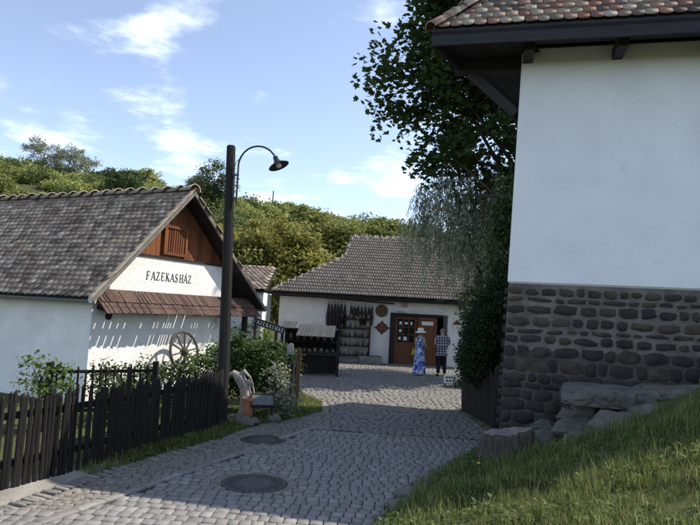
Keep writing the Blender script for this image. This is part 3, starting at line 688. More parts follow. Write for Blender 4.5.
# door: dark frame, glazed leaf, open leaf
fr = MB(); fr.box((DX0 + .11, FY + .02, DZ / 2), .20, .30, DZ); fr.box(((DX0 + DX1) / 2, FY + .02, DZ - .06), DX1 - DX0 - .44, .3, .12)
fr.build('door_frame', 'dark_wood', fh)
def door_leaf(x0, x1, y, glazed, nm):
    mb = MB(); st = .11; z0, z1 = .05, 2.08
    for a, b, c, d in ((x0, x0 + st, z0, z1), (x1 - st, x1, z0, z1)): mb.box(((a + b) / 2, y, (c + d) / 2), b - a, .05, d - c)
    for c, d in ((z0, z0 + .18), (.85, .97), (z1 - .12, z1)): mb.box(((x0 + x1) / 2, y, (c + d) / 2), x1 - x0 - 2 * st, .05, d - c)
    mb.box(((x0 + x1) / 2, y + .01, .54), x1 - x0 - 2 * st, .025, .63)
    if not glazed: mb.box(((x0 + x1) / 2, y + .01, 1.46), x1 - x0 - 2 * st, .025, 1.0)
    d_ = mb.build(nm, 'door_wood', fh)
    if glazed:
        w3 = (x1 - x0 - 2 * st) / 3
        for i in range(3):
            for j in range(3):
                MB().box((x0 + st + w3 * (i + .5), y + .012, .97 + .33 * (j + .5)), w3 - .03, .008, .30).build('pane', 'dark_glass', d_)
        mb = MB()
        for i in (1, 2): mb.box((x0 + st + w3 * i, y, 1.465), .03, .04, .99)
        for j in (1, 2): mb.box(((x0 + x1) / 2, y - .002, .97 + .33 * j), x1 - x0 - 2 * st, .036, .03)
        mb.build('glazing_bar', 'door_wood', d_)
        for (i, j, w, h, c) in ((0, 2, .10, .13, 0), (1, 2, .13, .10, 0), (2, 2, .08, .14, 0), (0, 1, .1, .12, 0), (1, 0, .14, .16, 0), (0, 0, .10, .12, 0)):
            MB().box((x0 + st + w3 * (i + .5) + jit(.02), y - .008, .97 + .33 * (j + .5)), w, .004, h).build('paper_notice', 'sign_white', d_)
    else:
        MB().box(((x0 + x1) / 2, y - .03, 1.83), .5, .012, .16).build('notice', 'sign_white', d_)
        MB().box((x0 + .08, y - .05, 1.0), .03, .06, .14).build('handle', 'iron', d_)
    return d_
door_leaf(2.08, 3.03, FY + .05, True, 'door')
door_leaf(3.05, 3.88, FY - .06, False, 'open_door')
# ================================================================== extra materials
mat('lamp_wood', [(.016, .014, .013), (.028, .024, .021)], .8, (5, .35), (50, .6), .25, stretch=(4, 4, .3), mixn=.5)
mat('wheel_wood', [(.07, .06, .05), (.11, .095, .08)], .9, (6, .3), (30, .5), .2, mixn=.5)
mat('driftwood', [(.22, .20, .175), (.32, .29, .25)], .9, (6, .35), (30, .7), .2, stretch=(2, 2, .6), mixn=.6)
mat('stump_bark', [(.055, .048, .04), (.12, .105, .088)], .95, (7, .45), (30, .9), .1, stretch=(3, 3, .5), mixn=.6)
mat('stump_cut', [(.15, .138, .12), (.23, .21, .18)], .9, (8, .3), (40, .6), .1, mixn=.7)
mat('terracotta', [(.34, .14, .08), (.42, .19, .11)], .85, (8, .2), (30, .3), .2)
mat('pot_glaze', [(.10, .05, .03), (.05, .04, .04), (.16, .10, .06), (.06, .07, .05), (.22, .18, .14)], .4, (8, .2), None, .5, mixn=.1)
mat('leather', [(.012, .011, .012), (.03, .022, .018), (.02, .018, .02)], .6, (8, .3), (40, .3), .35)
mat('wicker', [(.12, .085, .05), (.17, .12, .07)], .9, (20, .35), (90, .8), .1, mixn=.6)
mat('pale_board', [(.40, .37, .32), (.48, .45, .39)], .85, (6, .2), (40, .3), .2, stretch=(3, 3, .5), mixn=.5)
mat('canopy_slat', [(.36, .29, .20), (.45, .37, .26), (.30, .24, .17)], .9, (6, .25), (30, .4), .1, mixn=.2)
mat('info_panel', [(.09, .10, .105), (.17, .175, .175)], .95, (14, .2), None, .4, mixn=1)
mat('trough', [(.22, .22, .20), (.28, .275, .255)], .9, (5, .25), (25, .5), .2, mixn=.7)
mat('skin', [(.50, .30, .21), (.52, .32, .23)], .55, (9, .08), None, .4)
mat('grey_hair', [(.22, .20, .185), (.32, .30, .28)], .7, (30, .3), (120, .5), .3, mixn=.8)
mat('brown_hair', [(.07, .045, .03), (.10, .065, .04)], .6, (30, .3), (120, .5), .3, mixn=.8)
mat('trousers', [(.016, .017, .022), (.024, .025, .03)], .85, (6, .25), (30, .3), .2, mixn=.7)
mat('shoe', [(.02, .02, .022), (.03, .028, .028)], .6, (6, .2), None, .3)
mat('sandal', [(.45, .42, .38), (.5, .47, .42)], .7, (6, .2), None, .3)
mat('straw_white', [(.72, .70, .64), (.78, .76, .70)], .9, (20, .1), (90, .4), .1, mixn=.7)
mat('yellow_cloth', [(.55, .45, .04), (.62, .5, .06)], .8, (8, .15), None, .2)
def pattern_mat(name, kind):
    m = bpy.data.materials.new(name); m.use_nodes = True; t = m.node_tree; b = t.nodes['Principled BSDF']; b.inputs['Roughness'].default_value = .9; b.inputs['Specular IOR Level'].default_value = .15
    geo = t.nodes.new('ShaderNodeTexCoord')
    if kind == 'plaid':
        outs = []
        for d in ('X', 'Z'):
            w = t.nodes.new('ShaderNodeTexWave'); w.bands_direction = d; w.inputs['Scale'].default_value = 3.3; w.inputs['Distortion'].default_value = .3; t.links.new(geo.outputs['Object'], w.inputs['Vector']); outs.append(w.outputs['Fac'])
        ad = t.nodes.new('ShaderNodeMath'); ad.operation = 'ADD'; t.links.new(outs[0], ad.inputs[0]); t.links.new(outs[1], ad.inputs[1])
        r = t.nodes.new('ShaderNodeValToRGB'); e = r.color_ramp.elements; e[0].position = .15; e[0].color = (.55, .56, .60, 1); e[1].position = .8; e[1].color = (.04, .045, .08, 1)
        x = e.new(.45); x.color = (.22, .22, .28, 1)
        hv = t.nodes.new('ShaderNodeMath'); hv.operation = 'MULTIPLY'; hv.inputs[1].default_value = .5; t.links.new(ad.outputs[0], hv.inputs[0]); t.links.new(hv.outputs[0], r.inputs[0])
    else:
        v = t.nodes.new('ShaderNodeTexNoise'); v.inputs['Scale'].default_value = 9; v.inputs['Detail'].default_value = 3; v.inputs['Distortion'].default_value = 1.2; t.links.new(geo.outputs['Object'], v.inputs['Vector'])
        r = t.nodes.new('ShaderNodeValToRGB'); e = r.color_ramp.elements; e[0].position = .40; e[0].color = (.035, .075, .36, 1); e[1].position = .56; e[1].color = (.62, .66, .76, 1)
        x = e.new(.48); x.color = (.10, .19, .52, 1); t.links.new(v.outputs[0], r.inputs[0])
    t.links.new(r.outputs[0], b.inputs['Base Color']); MATS[name] = m
pattern_mat('plaid', 'plaid'); pattern_mat('blue_print', 'print')

# ================================================================== picket fence along the verge
FENCE = [(-4.55, 4.7), (-3.70, 6.55), (-3.36, 7.32), (-3.08, 8.06), (-2.18, 10.24), (-2.06, 10.55)]
def along(P_, d):
    for (a, b) in zip(P_, P_[1:]):
        L = math.hypot(b[0] - a[0], b[1] - a[1])
        if d <= L: return a[0] + (b[0] - a[0]) * d / L, a[1] + (b[1] - a[1]) * d / L, math.atan2(b[1] - a[1], b[0] - a[0])
        d -= L
    return None
def picket(parent, x, y, z, ang, h, w, th, lean, name='picket', material='black_wood', style=0):
    c, s_ = math.cos(ang), math.sin(ang); U = Vector((c, s_, 0)); D = Vector((-s_, c, 0)); b = Vector((x, y, z)); n = 6
    prof = [(-.5, -.3), (0, -.55), (.5, -.3), (.46, .4), (-.46, .4)]
    k1 = [b + U * (p * w) + D * (q * th) for p, q in prof]
    tw = random.uniform(.8, .98); lv = U * lean
    k2 = [b + lv * .88 + U * (p * w * tw) + D * (q * th) + Vector((0, 0, h - w * random.uniform(.7, 1.5) + (jit(.02)))) for p, q in prof]
    tip = b + lv + U * jit(w * .25) + Vector((0, 0, h))
    vs = k1 + k2 + [tip]; m = len(prof)
    fs = [tuple(range(m - 1, -1, -1))] + [(i, (i + 1) % m, m + (i + 1) % m, m + i) for i in range(m)] + [(m + i, m + (i + 1) % m, 2 * m) for i in range(m)]
    mb = MB(); mb.add(vs, fs); return mb.build(name, material, parent)
pf = thing('picket_fence', (-3.0, 8.1, 0), 'long uneven fence of black weathered pickets along the kerb', 'fence')
d = 0.0; tot = sum(math.hypot(b[0] - a[0], b[1] - a[1]) for a, b in zip(FENCE, FENCE[1:]))
while d < tot:
    x, y, a = along(FENCE, d); dense = y > 7.9
    w = random.uniform(.034, .056) if not dense else random.uniform(.06, .10)
    h = random.uniform(.98, 1.10) if not dense else random.uniform(.94, 1.08)
    if abs(y - 8.35) < .05: h = 1.28
    picket(pf, x + jit(.01), y, height(x, y) - .02, a, h, w, .032, jit(.03))
    d += w + (random.choice((.008, .02, .032, .05)) if not dense else random.choice((.0, .003, .008, .02)))
for hz in (.26, .78):
    for a, b in zip(FENCE, FENCE[1:]):
        n_ = Vector((-(b[1] - a[1]), b[0] - a[0], 0)).normalized() * .045
        MB().beam(Vector((a[0], a[1], height(*a) + hz)) + n_, Vector((b[0], b[1], height(*b) + hz)) + n_, .045, .075).build('rail', 'black_wood', pf)
for q in FENCE[1:]:
    MB().tube([(q[0] - .09, q[1] + .03, -.1), (q[0] - .09, q[1] + .03, 1.02)], [.06, .05], 7).build('post', 'black_wood', pf)
# garden fence further back
gf = thing('garden_fence', (-4.0, 10.0, 0), 'short dark garden fence with rails among shrubs behind the picket fence', 'fence')
A_, B_ = Vector((-4.62, 9.7, 0)), Vector((-3.35, 10.6, 0))
for i in range(14):
    p = A_.lerp(B_, (i + .3) / 14); picket(gf, p.x, p.y, .02, math.atan2(.9, 1.27), random.uniform(1.0, 1.09), .035, .025, jit(.02))
for hz in (.35, .98): MB().beam(A_ + Vector((-.02, .04, hz)), B_ + Vector((.02, .04, hz)), .04, .05).build('rail', 'black_wood', gf)
for p in (A_ - Vector((.05, .03, 0)), B_ + Vector((.05, .03, 0))): MB().box(p + Vector((0, 0, .56)), .085, .085, 1.16).build('post', 'black_wood', gf)

# ================================================================== street lamp
sl = thing('street_lamp', (-2.12, 10.8, 0), 'dark timber lamp post with curved pipe arm and small enamel shade', 'street lamp')
mb = MB(); mb.tube([(-2.12, 10.8, -.2), (-2.15, 10.8, 1.2), (-2.21, 10.8, 3.0), (-2.285, 10.8, 5.07), (-2.286, 10.8, 5.10)], [.105, .102, .092, .080, .068], 10); mb.build('pole', 'lamp_wood', sl)
cx, cz, ra = -1.765, 4.72, .355
pts = [(-2.115, 10.75, 4.02), (-2.118, 10.75, 4.5), (-2.12, 10.75, 4.74)]
for k in range(1, 12):
    an = math.pi - k * R(154) / 11; pts.append((cx + ra * math.cos(an), 10.75, cz + ra * 1.08 * math.sin(an)))
e = Vector(pts[-1]); mb = MB(); mb.tube(pts, .017, 8); mb.build('curved_arm', 'lamp_metal', sl)
for z in (4.12, 4.55): MB().beam((-2.27, 10.76, z), (-2.10, 10.75, z), .035, .03).build('bracket', 'lamp_metal', sl)
ax = Vector((.42, -.10, -.90)).normalized(); X_ = ax.cross(Vector((0, 1, 0))).normalized(); Y_ = ax.cross(X_)
mb = MB(); mb.lathe([(.02, -.05), (.045, -.04), (.05, .03), (.06, .05), (.075, .075), (.18, .135), (.195, .15), (.19, .155), (.07, .085), (.05, .07)], e, 18, X_, Y_, ax); sh = mb.build('shade', 'lamp_metal', sl, smooth=True)
mb = MB(); mb.lathe([(.02, .06), (.045, .09), (.055, .13), (.045, .17), (.015, .185)], e, 12, X_, Y_, ax); mb.build('bulb', 'sign_white', sh, smooth=True)
mb = MB(); mb.tube([(-2.20, 10.74, 4.62), (-2.16, 10.73, 4.78), (-2.08, 10.73, 4.87)], .006, 5); mb.build('wire', 'lamp_metal', sl)

# ================================================================== board fence and hewn post beside the stone house
bf = thing('board_fence', (2.93, 13.0, 0), 'leaning fence of dark grey upright boards beside the stone base', 'fence')
for i in range(17):
    f_ = i / 16; x, y = lerp(2.80, 3.02, f_), lerp(14.2, 12.15, f_)
    picket(bf, x, y, height(x, y) - .02, math.atan2(-2.05, .22), random.uniform(1.12, 1.24), .135, .03, -.16 + jit(.03), 'board', 'lamp_wood')
MB().beam((2.86, 14.2, .9), (3.06, 12.15, .9), .05, .08).build('rail', 'lamp_wood', bf)
gp = MB(); pts = []
gp.tube([(3.02, 11.75, -.1), (3.0, 11.75, .3), (3.03, 11.74, .62), (3.0, 11.75, .95), (3.03, 11.75, 1.24), (3.03, 11.75, 1.3)], [.13, .11, .125, .105, .115, .07], 9)
gp = gp.build('hewn_post', 'lamp_wood'); tag(gp, 'rough hewn dark timber post against the corner of the stone house', 'post')

# ================================================================== stump, ledge and boulders on the bank
def rock(name, c, sx, sy, sz, seed, label, material='rock', flat=.75, rz=0, cat='rock', group=None, boxy=0.0, sub=4):
    r = random.Random(seed); bm = bmesh.new(); bmesh.ops.create_icosphere(bm, subdivisions=sub, radius=1)
    planes = [(Vector((r.gauss(0, 1), r.gauss(0, 1), r.gauss(0, .8))).normalized(), r.uniform(.5, .86)) for _ in range(15)] + [(Vector((r.uniform(-.2, .2), r.uniform(-.2, .2), 1)).normalized(), flat)]
    if boxy: planes = planes[-1:] + [(n, r.uniform(.78, 1.0)) for n, d_ in planes[:9]]
    for v in bm.verts:
        p = v.co.copy()
        if boxy:
            m = max(abs(p.x), abs(p.y), abs(p.z)); p = p.lerp(p / m, boxy)
        for n, dd in planes:
            k = p.dot(n)
            if k > dd: p -= n * (k - dd) * .97
        q = Vector((p.x * sx, p.y * sy, p.z * sz)) * 3 + Vector((seed * 1.7, 0, 0))
        cr_ = abs(mnoise.noise(q * 1.1))
        p *= 1 + .10 * mnoise.noise(q) + .05 * mnoise.noise(q * 2.7) + .03 * mnoise.noise(q * 7) - (.09 if not boxy else .05) * max(0, .10 - cr_) / .10
        v.co = Vector((p.x * sx, p.y * sy, p.z * sz))
    me = bpy.data.meshes.new(name); bm.to_mesh(me); bm.free(); me.materials.append(MATS[material])
    o = link(name, me, c); o.rotation_euler = (r.uniform(-.1, .1), r.uniform(-.1, .1), rz) if not boxy else (0, 0, rz); return tag(o, label, cat, group)
ROCKS = [  # x, y, dz(above ground), sx, sy, sz, label
 (2.58, 8.95, .06, .26, .22, .15, 'small grey rock at the foot of the stone wall corner'),
 (2.95, 8.85, .14, .30, .26, .18, 'dark rock wedged against the stone wall beside the stump'),
 (2.80, 8.40, .02, .30, .24, .15, 'low grey rock lying in grass just right of the stump'),
 (3.12, 8.20, .08, .38, .34, .22, 'pale slanting boulder in the middle of the rock outcrop'),
 (3.42, 7.72, -.02, .42, .30, .22, 'broad boulder under the ledge facing the grass'),
 (3.95, 7.78, -.10, .50, .30, .24, 'long boulder supporting the middle of the stone ledge'),
 (3.50, 8.55, .16, .40, .34, .22, 'dark boulder under the left end of the ledge'),
 (4.60, 7.95, -.16, .52, .34, .24, 'boulder half hidden by grass below the right of the ledge'),
 (2.98, 7.72, .0, .22, .18, .11, 'small flat stone in the grass below the outcrop'),
 (2.62, 8.62, .04, .16, .14, .10, 'fist sized stone between stump and wall'),
 (3.28, 8.75, .26, .26, .20, .11, 'flat stone lying on the rocks left of the ledge')]
for i, (x, y, dz, sx, sy, sz, lb) in enumerate(ROCKS): rock('boulder', (x, y, height(x, y) + dz), sx, sy, sz, i + 3, lb, rz=jit(.6))
for i, (x, y, s_, lb) in enumerate([(.74, 7.15, .20, 'nearest rock showing in the bank edge above the setts'), (1.02, 7.62, .24, 'weathered rock in the bank edge, middle one along the setts'), (1.35, 8.15, .25, 'low rock in the bank edge just before the stump'), (.58, 6.72, .17, 'small rock at the lowest point of the bank edge'), (1.62, 8.55, .2, 'rock in the bank edge directly below the stump'), (1.18, 7.9, .15, 'little rock squeezed between two larger ones in the bank edge')]):
    rock('bank_rock', (x + .10, y, .06), s_ * 1.15, s_ * 1.3, s_ * .8, 40 + i, lb, rz=jit(1))
for i, (x, y, z, sx, sy, sz, lb) in enumerate([(3.62, 8.36, 1.24, .66, .56, .15, 'leftmost flat slab of the stone ledge below the house wall'), (4.72, 8.30, 1.25, .68, .58, .15, 'middle flat slab of the stone ledge below the house wall'), (5.85, 8.12, 1.28, .70, .56, .16, 'rightmost flat slab of the stone ledge at the picture edge')]):
    rock('flat_stone', (x, y, z), sx, sy, sz, 5 + i * 3, lb, 'ledge_stone', .82, math.atan2(-.234, .972) + jit(.1), 'flat stone', 'slabs of the stone ledge', .6, 5)
# stump: fluted sides, cut top
st = thing('tree_stump', (2.20, 8.12, .33), 'low sawn tree stump with grey cracked bark at the bank edge', 'tree stump')
nn = 44; rs = [.30 * (1 + .10 * math.sin(3 * a + 1) + .06 * math.sin(7 * a) + random.choice((-.11, -.02, 0, .03, .05))) for a in np.linspace(0, 2 * math.pi, nn, endpoint=False)]
lev = [(-.12, 1.25), (.06, 1.12), (.22, 1.0), (.36, .96), (.385, .90)]
vs = []
for z, k in lev:
    for i in range(nn):
        a = 2 * math.pi * i / nn; vs.append((2.20 + rs[i] * k * 1.15 * math.cos(a), 8.12 + rs[i] * k * .9 * math.sin(a), .33 + z + (.05 * math.cos(a) if z > .1 else 0) + jit(.008)))
fs = [(k * nn + i, k * nn + (i + 1) % nn, (k + 1) * nn + (i + 1) % nn, (k + 1) * nn + i) for k in range(len(lev) - 1) for i in range(nn)]
mb = MB(); mb.add(vs, fs); mb.build('bark', 'stump_bark', st)
vs2 = [(2.20 + rs[i] * .89 * 1.15 * math.cos(2 * math.pi * i / nn), 8.12 + rs[i] * .89 * .9 * math.sin(2 * math.pi * i / nn), .33 + .386 + .05 * math.cos(2 * math.pi * i / nn) + jit(.008)) for i in range(nn)] + [(2.2, 8.12, .33 + .37)]
mb = MB(); mb.add(vs2, [(i, (i + 1) % nn, nn) for i in range(nn)]); mb.build('cut_face', 'stump_cut', st)

# ================================================================== garden corner by the gate
dw = thing('driftwood_root', (-1.93, 11.62, .05), 'upright pale twisted driftwood root beside the fence end', 'driftwood')
mb = MB(); mb.tube([(-1.84, 11.62, .0), (-1.85, 11.6, .2), (-1.83, 11.59, .42), (-1.88, 11.6, .64), (-1.99, 11.6, .82), (-2.12, 11.62, .90), (-2.22, 11.62, .86)], [.15, .11, .12, .10, .105, .06, .02], 10); mb.build('trunk', 'driftwood', dw)
for a in ([(-1.93, 11.6, .7), (-1.82, 11.58, .76), (-1.72, 11.57, .66), (-1.68, 11.56, .52)], [(-2.0, 11.6, .84), (-1.9, 11.58, .95), (-1.78, 11.56, .84), (-1.72, 11.55, .70)], [(-1.86, 11.6, .25), (-1.97, 11.55, .1), (-2.05, 11.5, .0)]):
    mb = MB(); mb.tube(a, [.06, .045] + [.02] * (len(a) - 2), 7); mb.build('root_branch', 'driftwood', dw)
tp = thing('terracotta_pot', (-1.76, 11.45, .06), 'tall orange terracotta pot beside the driftwood', 'pot')
mb = MB(); mb.lathe([(.09, 0), (.105, .3), (.115, .36), (.125, .37), (.125, .42), (.105, .42), (.09, .35)], (-1.76, 11.45, .06), 14); mb.build('body', 'terracotta', tp, smooth=False)
mb = MB(); mb.lathe([(.1, 0), (.1, .012)], (-1.76, 11.45, .40), 12); mb.build('earth', 'joint_dirt', tp)
ib = thing('information_board', (-1.5, 11.45, .02), 'small slanted grey information panel on low legs beside the pot', 'sign')
Xb = Vector((.97, .2, 0)).normalized(); Yb = Vector((-.15, .72, .62)).normalized(); Yb = (Yb - Xb * Yb.dot(Xb)).normalized(); Zb = Xb.cross(Yb)
MB().box((-1.5, 11.45, .44), .40, .26, .025, Xb, Yb, Zb).build('panel', 'info_panel', ib)
fr_ = MB()
for sx_, sy_, w_, h_ in ((0, .14, .44, .03), (0, -.14, .44, .03), (.21, 0, .03, .26), (-.21, 0, .03, .26)): fr_.box(Vector((-1.5, 11.45, .44)) + Xb * sx_ + Yb * sy_ + Zb * .004, w_, h_, .04, Xb, Yb, Zb)
fr_.build('frame', 'dark_wood', ib)
for q in (-.18, .18): MB().tube([Vector((-1.5, 11.45, .42)) + Xb * q, Vector((-1.5, 11.5, -.03)) + Xb * q], .025, 6).build('leg', 'dark_wood', ib)
for i, (x, y, s_, lb) in enumerate([(-1.95, 11.3, .15, 'rounded stone at the foot of the driftwood root'), (-1.62, 11.15, .13, 'small stone in front of the terracotta pot'), (-2.02, 10.95, .12, 'pale stone in the grass near the fence end'), (-1.3, 11.6, .14, 'stone below the information panel'), (-1.75, 11.0, .17, 'largest stone of the little rockery by the kerb')]):
    rock('garden_stone', (x, y, .06 + s_ * .3), s_ * 1.2, s_, s_ * .8, 60 + i, lb)
gt = thing('garden_gate', (-1.25, 12.7, 0), 'dark open garden gate with pale edge board at the yard entrance', 'gate')
for i in range(7):
    f_ = i / 6; x, y = lerp(-1.42, -1.02, f_), lerp(12.2, 13.05, f_); picket(gt, x, y, .03, math.atan2(.85, .4), random.uniform(1.0, 1.15), .10, .03, jit(.02))
for hz in (.3, .85): MB().beam((-1.46, 12.2, hz), (-1.03, 13.1, hz), .04, .07).build('rail', 'black_wood', gt)
MB().box((-.985, 13.12, .66), .055, .055, 1.32).build('edge_board', 'door_wood', gt)
MB().box((-1.16, 13.05, .6), .13, .13, 1.2).build('post', 'black_wood', gt)
tb = MB(); tb.prism([(-1.25, 13.0, 1.02), (-1.11, 13.0, 1.02), (-1.11, 13.0, 1.36), (-1.135, 13.0, 1.42), (-1.18, 13.0, 1.45), (-1.225, 13.0, 1.42), (-1.25, 13.0, 1.36)], (0, .03, 0)); tb = tb.build('plaque', 'pale_board', None); tag(tb, 'small round topped pale wooden plaque fixed to the gate post', 'plaque')
# direction sign
ds = thing('direction_sign', (-2.1, 14.0, 0), 'dark slanting name board with white FAZEKASHÁZ lettering behind the shrubs', 'sign')
su = Vector((.955, -.05, -.27)).normalized(); sv = Vector((0, 0, 1)); sv = (sv - su * sv.dot(su)).normalized(); sn_ = su.cross(sv)
c0 = Vector((-1.80, 14.0, 1.76))
nb = MB().box(c0, .78, .16, .02, su, sv, sn_).build('name_board', 'sign_dark', ds)
if sn_.y > 0: sn_ = -sn_
lettering('FAZEKASHÁZ', c0 - su * .37 - sv * .045 + sn_ * .011, su, sv, sn_, .085, .88, 'sign_white', nb, .76)
MB().tube([(-2.12, 14.03, 0), (-2.12, 14.03, 2.0)], .035, 7).build('post', 'dark_wood', ds)
# cart wheel leaning on the gable wall
cw = thing('cart_wheel', LH(2.35, -.42, .6), 'old wooden cart wheel with spokes propped before the gable wall', 'wheel')
wc = LH(2.35, -.40, 1.06); wx = LG; wz = (Vector((0, 0, 1)) * .97 + LL * .2).normalized(); wy = wx.cross(wz); rr = .46
mb = MB(); mb.tube([wc + wx * rr * math.cos(a) + wz * rr * math.sin(a) for a in np.linspace(0, 2 * math.pi, 25)], .032, 6, cap=False); mb.build('rim', 'wheel_wood', cw)
for k in range(10):
    a = 2 * math.pi * k / 10 + .15; dv = wx * math.cos(a) + wz * math.sin(a); MB().beam(wc + dv * .06, wc + dv * rr, .035, .03, wy).build('spoke', 'wheel_wood', cw)
mb = MB(); mb.lathe([(.05, -.10), (.085, -.06), (.085, .06), (.05, .10)], wc, 10, wx, wz, wy); mb.build('hub', 'wheel_wood', cw)
MB().tube([LH(2.35, -.30, 0), LH(2.35, -.30, .7)], .05, 7).build('stake', 'dark_wood', cw)
wl = thing('wall_lantern', LH(4.0, -.16, 1.72), 'small black wall lantern under the pent roof', 'lantern')
MB().beam(LH(4.0, 0, 1.86), LH(4.0, -.18, 1.86), .025, .025).build('arm', 'lamp_metal', wl)
mb = MB(); mb.lathe([(.03, 0), (.065, .02), (.075, .14), (.085, .15), (.03, .21), (.01, .24)], LH(4.0, -.16, 1.60), 8); mb.build('body', 'lamp_metal', wl)

# ================================================================== market stall
ms = thing('market_stall', (-1.1, 20.4, 0), 'dark wooden goods stall with sunlit slatted canopy beside the yard', 'stall')
for x in (-2.1, -.25):
    for y, hh in ((19.9, 1.34), (21.2, 1.62)): MB().box((x, y, hh / 2), .09, .09, hh).build('post', 'dark_wood', ms)
for i in range(24):
    x = -1.62 + i * .053
    MB().beam((x, 19.78, 1.31 + jit(.004)), (x + jit(.01), 21.3, 1.64), .049, .018).build('canopy_slat', 'canopy_slat', ms)
for i in range(7):
    x = -2.18 + i * .07; MB().beam((x, 20.4, 1.52), (x, 21.3, 1.72), .065, .018).build('canopy_slat', 'canopy_slat', ms)
MB().box((-1.18, 20.4, .72), 1.86, 1.1, .05).build('counter', 'dark_wood', ms); MB().box((-1.18, 21.0, 1.08), 1.86, .35, .04).build('upper_shelf', 'dark_wood', ms)
MB().box((-1.18, 19.92, .40), 1.76, .03, .60).build('front_panel', 'black_wood', ms); MB().box((-1.18, 21.23, .8), 1.8, .03, 1.4).build('back_panel', 'black_wood', ms)
ORD = ['leftmost', 'second', 'third', 'fourth', 'fifth', 'sixth', 'seventh', 'eighth', 'ninth']
def nth(i, what): return 'leftmost ' + what if i == 0 else ORD[i] + ' from left ' + what
def pot(nm, c, r, h, label, group, seed, parent=None, material='pot_glaze'):
    rr_ = random.Random(seed); k = rr_.uniform(.55, .85)
    mb = MB(); mb.lathe([(r * .6, 0), (r * .95, h * .3), (r, h * .5), (r * k, h * .82), (r * k * 1.1, h), (r * k * .9, h), (r * k * .7, h * .8)], c, 10); o = mb.build(nm, material, None, smooth=True); return tag(o, label, 'pot', group)
for i in range(9): pot('clay_pot', (-1.95 + i * .19 + jit(.03), 20.05 + jit(.05), .745), .07, random.uniform(.12, .2), nth(i, 'dark clay pot on the stall counter'), 'pots on the stall counter', i)
for i in range(7): pot('clay_jug', (-1.9 + i * .23, 20.95, 1.1), .075, random.uniform(.15, .24), nth(i, 'dark jug on the upper shelf of the stall'), 'jugs on the stall shelf', 30 + i)

# ================================================================== goods on the shop wall
FYW = 26.0
hr = MB(); hr.beam((-1.15, FYW - .12, 2.72), (2.0, FYW - .12, 2.60), .05, .06); hr = hr.build('hanging_pole', 'dark_wood'); tag(hr, 'long thin dark pole under the eave holding hanging goods', 'pole')
sr = thing('display_shelves', (.35, FYW - .2, 0), 'dark open shelves of pottery on the shop wall', 'shelves')
for x in (-.32, 1.0): MB().box((x, FYW - .2, 1.0), .05, .34, 1.95).build('upright', 'dark_wood', sr)
for z in (.32, .72, 1.10, 1.46, 1.84): MB().box((.34, FYW - .2, z), 1.27, .34, .035).build('shelf', 'dark_wood', sr)
for j, z in enumerate((.32, .72, 1.10, 1.46, 1.84)):
    for i in range(7): pot('shelf_pot', (-.2 + i * .185 + jit(.03), FYW - .24, z + .018), random.uniform(.055, .085), random.uniform(.12, .24), nth(i, ['little dark pot on the lowest display shelf', 'little dark pot on the second display shelf from below', 'little dark pot on the middle display shelf', 'little dark pot on the second display shelf from above', 'little dark pot standing on top of the display shelves'][j]), 'pots on display shelf level %d' % (j + 1), j * 10 + i)
def hanging(x, z1, w, L, seed, lb, grp):
    r = random.Random(seed); o = thing('hanging_bag', (x, FYW - .15, z1 - L), lb, 'bag', grp)
    prof = [(0, -.5), (.15, -.5)]
    mb = MB(); n = 6; vs = []
    for k in range(n):
        f_ = k / (n - 1); ww = w * (.30 + .75 * math.sin(math.pi * min(1, f_ * .75 + .05))) / 2; z = z1 - .18 - (L - .18) * f_
        cx_ = x + r.uniform(-.015, .015)
        vs += [(cx_ - ww, FYW - .14, z), (cx_, FYW - .14 - w * .32, z - .01), (cx_ + ww, FYW - .14, z), (cx_, FYW - .08, z)]
    fs = [(k * 4 + i, k * 4 + (i + 1) % 4, (k + 1) * 4 + (i + 1) % 4, (k + 1) * 4 + i) for k in range(n - 1) for i in range(4)] + [(3, 2, 1, 0), tuple((n - 1) * 4 + i for i in range(4))]
    mb.add(vs, fs); mb.build('pouch', 'leather', o)
    mb = MB(); mb.tube([(x - .04, FYW - .13, z1 - .2), (x, FYW - .13, z1), (x + .04, FYW - .13, z1 - .2)], .012, 5); mb.build('strap', 'leather', o)
for i, x in enumerate((-.82, -.68, -.55, -.40, -.26, -.12)): hanging(x, 2.64 - .03 * (i % 2), .16, random.uniform(.9, 1.35), i, nth(i, 'dark leather bag in the left bunch above the shelves'), 'leather bags in the left bunch')
for i, x in enumerate((.16, .30, .45, .60, .76, .92, 1.05)): hanging(x, 2.58 - .03 * (i % 2), .15, random.uniform(.55, 1.0), 20 + i, nth(i, 'dark leather bag in the right bunch above the shelves'), 'leather bags in the right bunch')
wk = thing('wicker_tray', (1.47, FYW - .06, 2.0), 'round wicker tray hung on the wall beside the door', 'tray')
mb = MB(); mb.lathe([(.25, 0), (.27, .03), (.25, .05), (.22, .025), (.02, .02)], (1.47, FYW - .03, 2.27), 20, (1, 0, 0), (0, 0, 1), (0, -1, 0)); mb.build('tray', 'wicker', wk)
for r_ in (.06, .12, .18): 
    mb = MB(); mb.tube([(1.47 + r_ * math.cos(a), FYW - .055, 2.27 + r_ * math.sin(a)) for a in np.linspace(0, 2 * math.pi, 17)], .010, 5, cap=False); mb.build('weave_ring', 'wicker', wk)
dsn = thing('wooden_wall_sign', (1.52, FYW - .03, 1.26), 'brown scalloped diamond shaped wooden sign beside the door', 'sign')
poly = []
for k in range(24):
    a = 2 * math.pi * k / 24; q = 1 / (abs(math.cos(a)) + abs(math.sin(a))) ; q *= 1.0 + .10 * math.cos(8 * a); poly.append((1.52 + .31 * q * math.cos(a), FYW - .005, 1.55 + .29 * q * math.sin(a)))
MB().prism(poly, (0, -.03, 0)).build('board', 'dark_wood', dsn)
MB().prism([(1.52 + (p[0] - 1.52) * .8, FYW - .037, 1.55 + (p[2] - 1.55) * .8) for p in poly], (0, -.012, 0)).build('carved_face', 'door_wood', dsn)
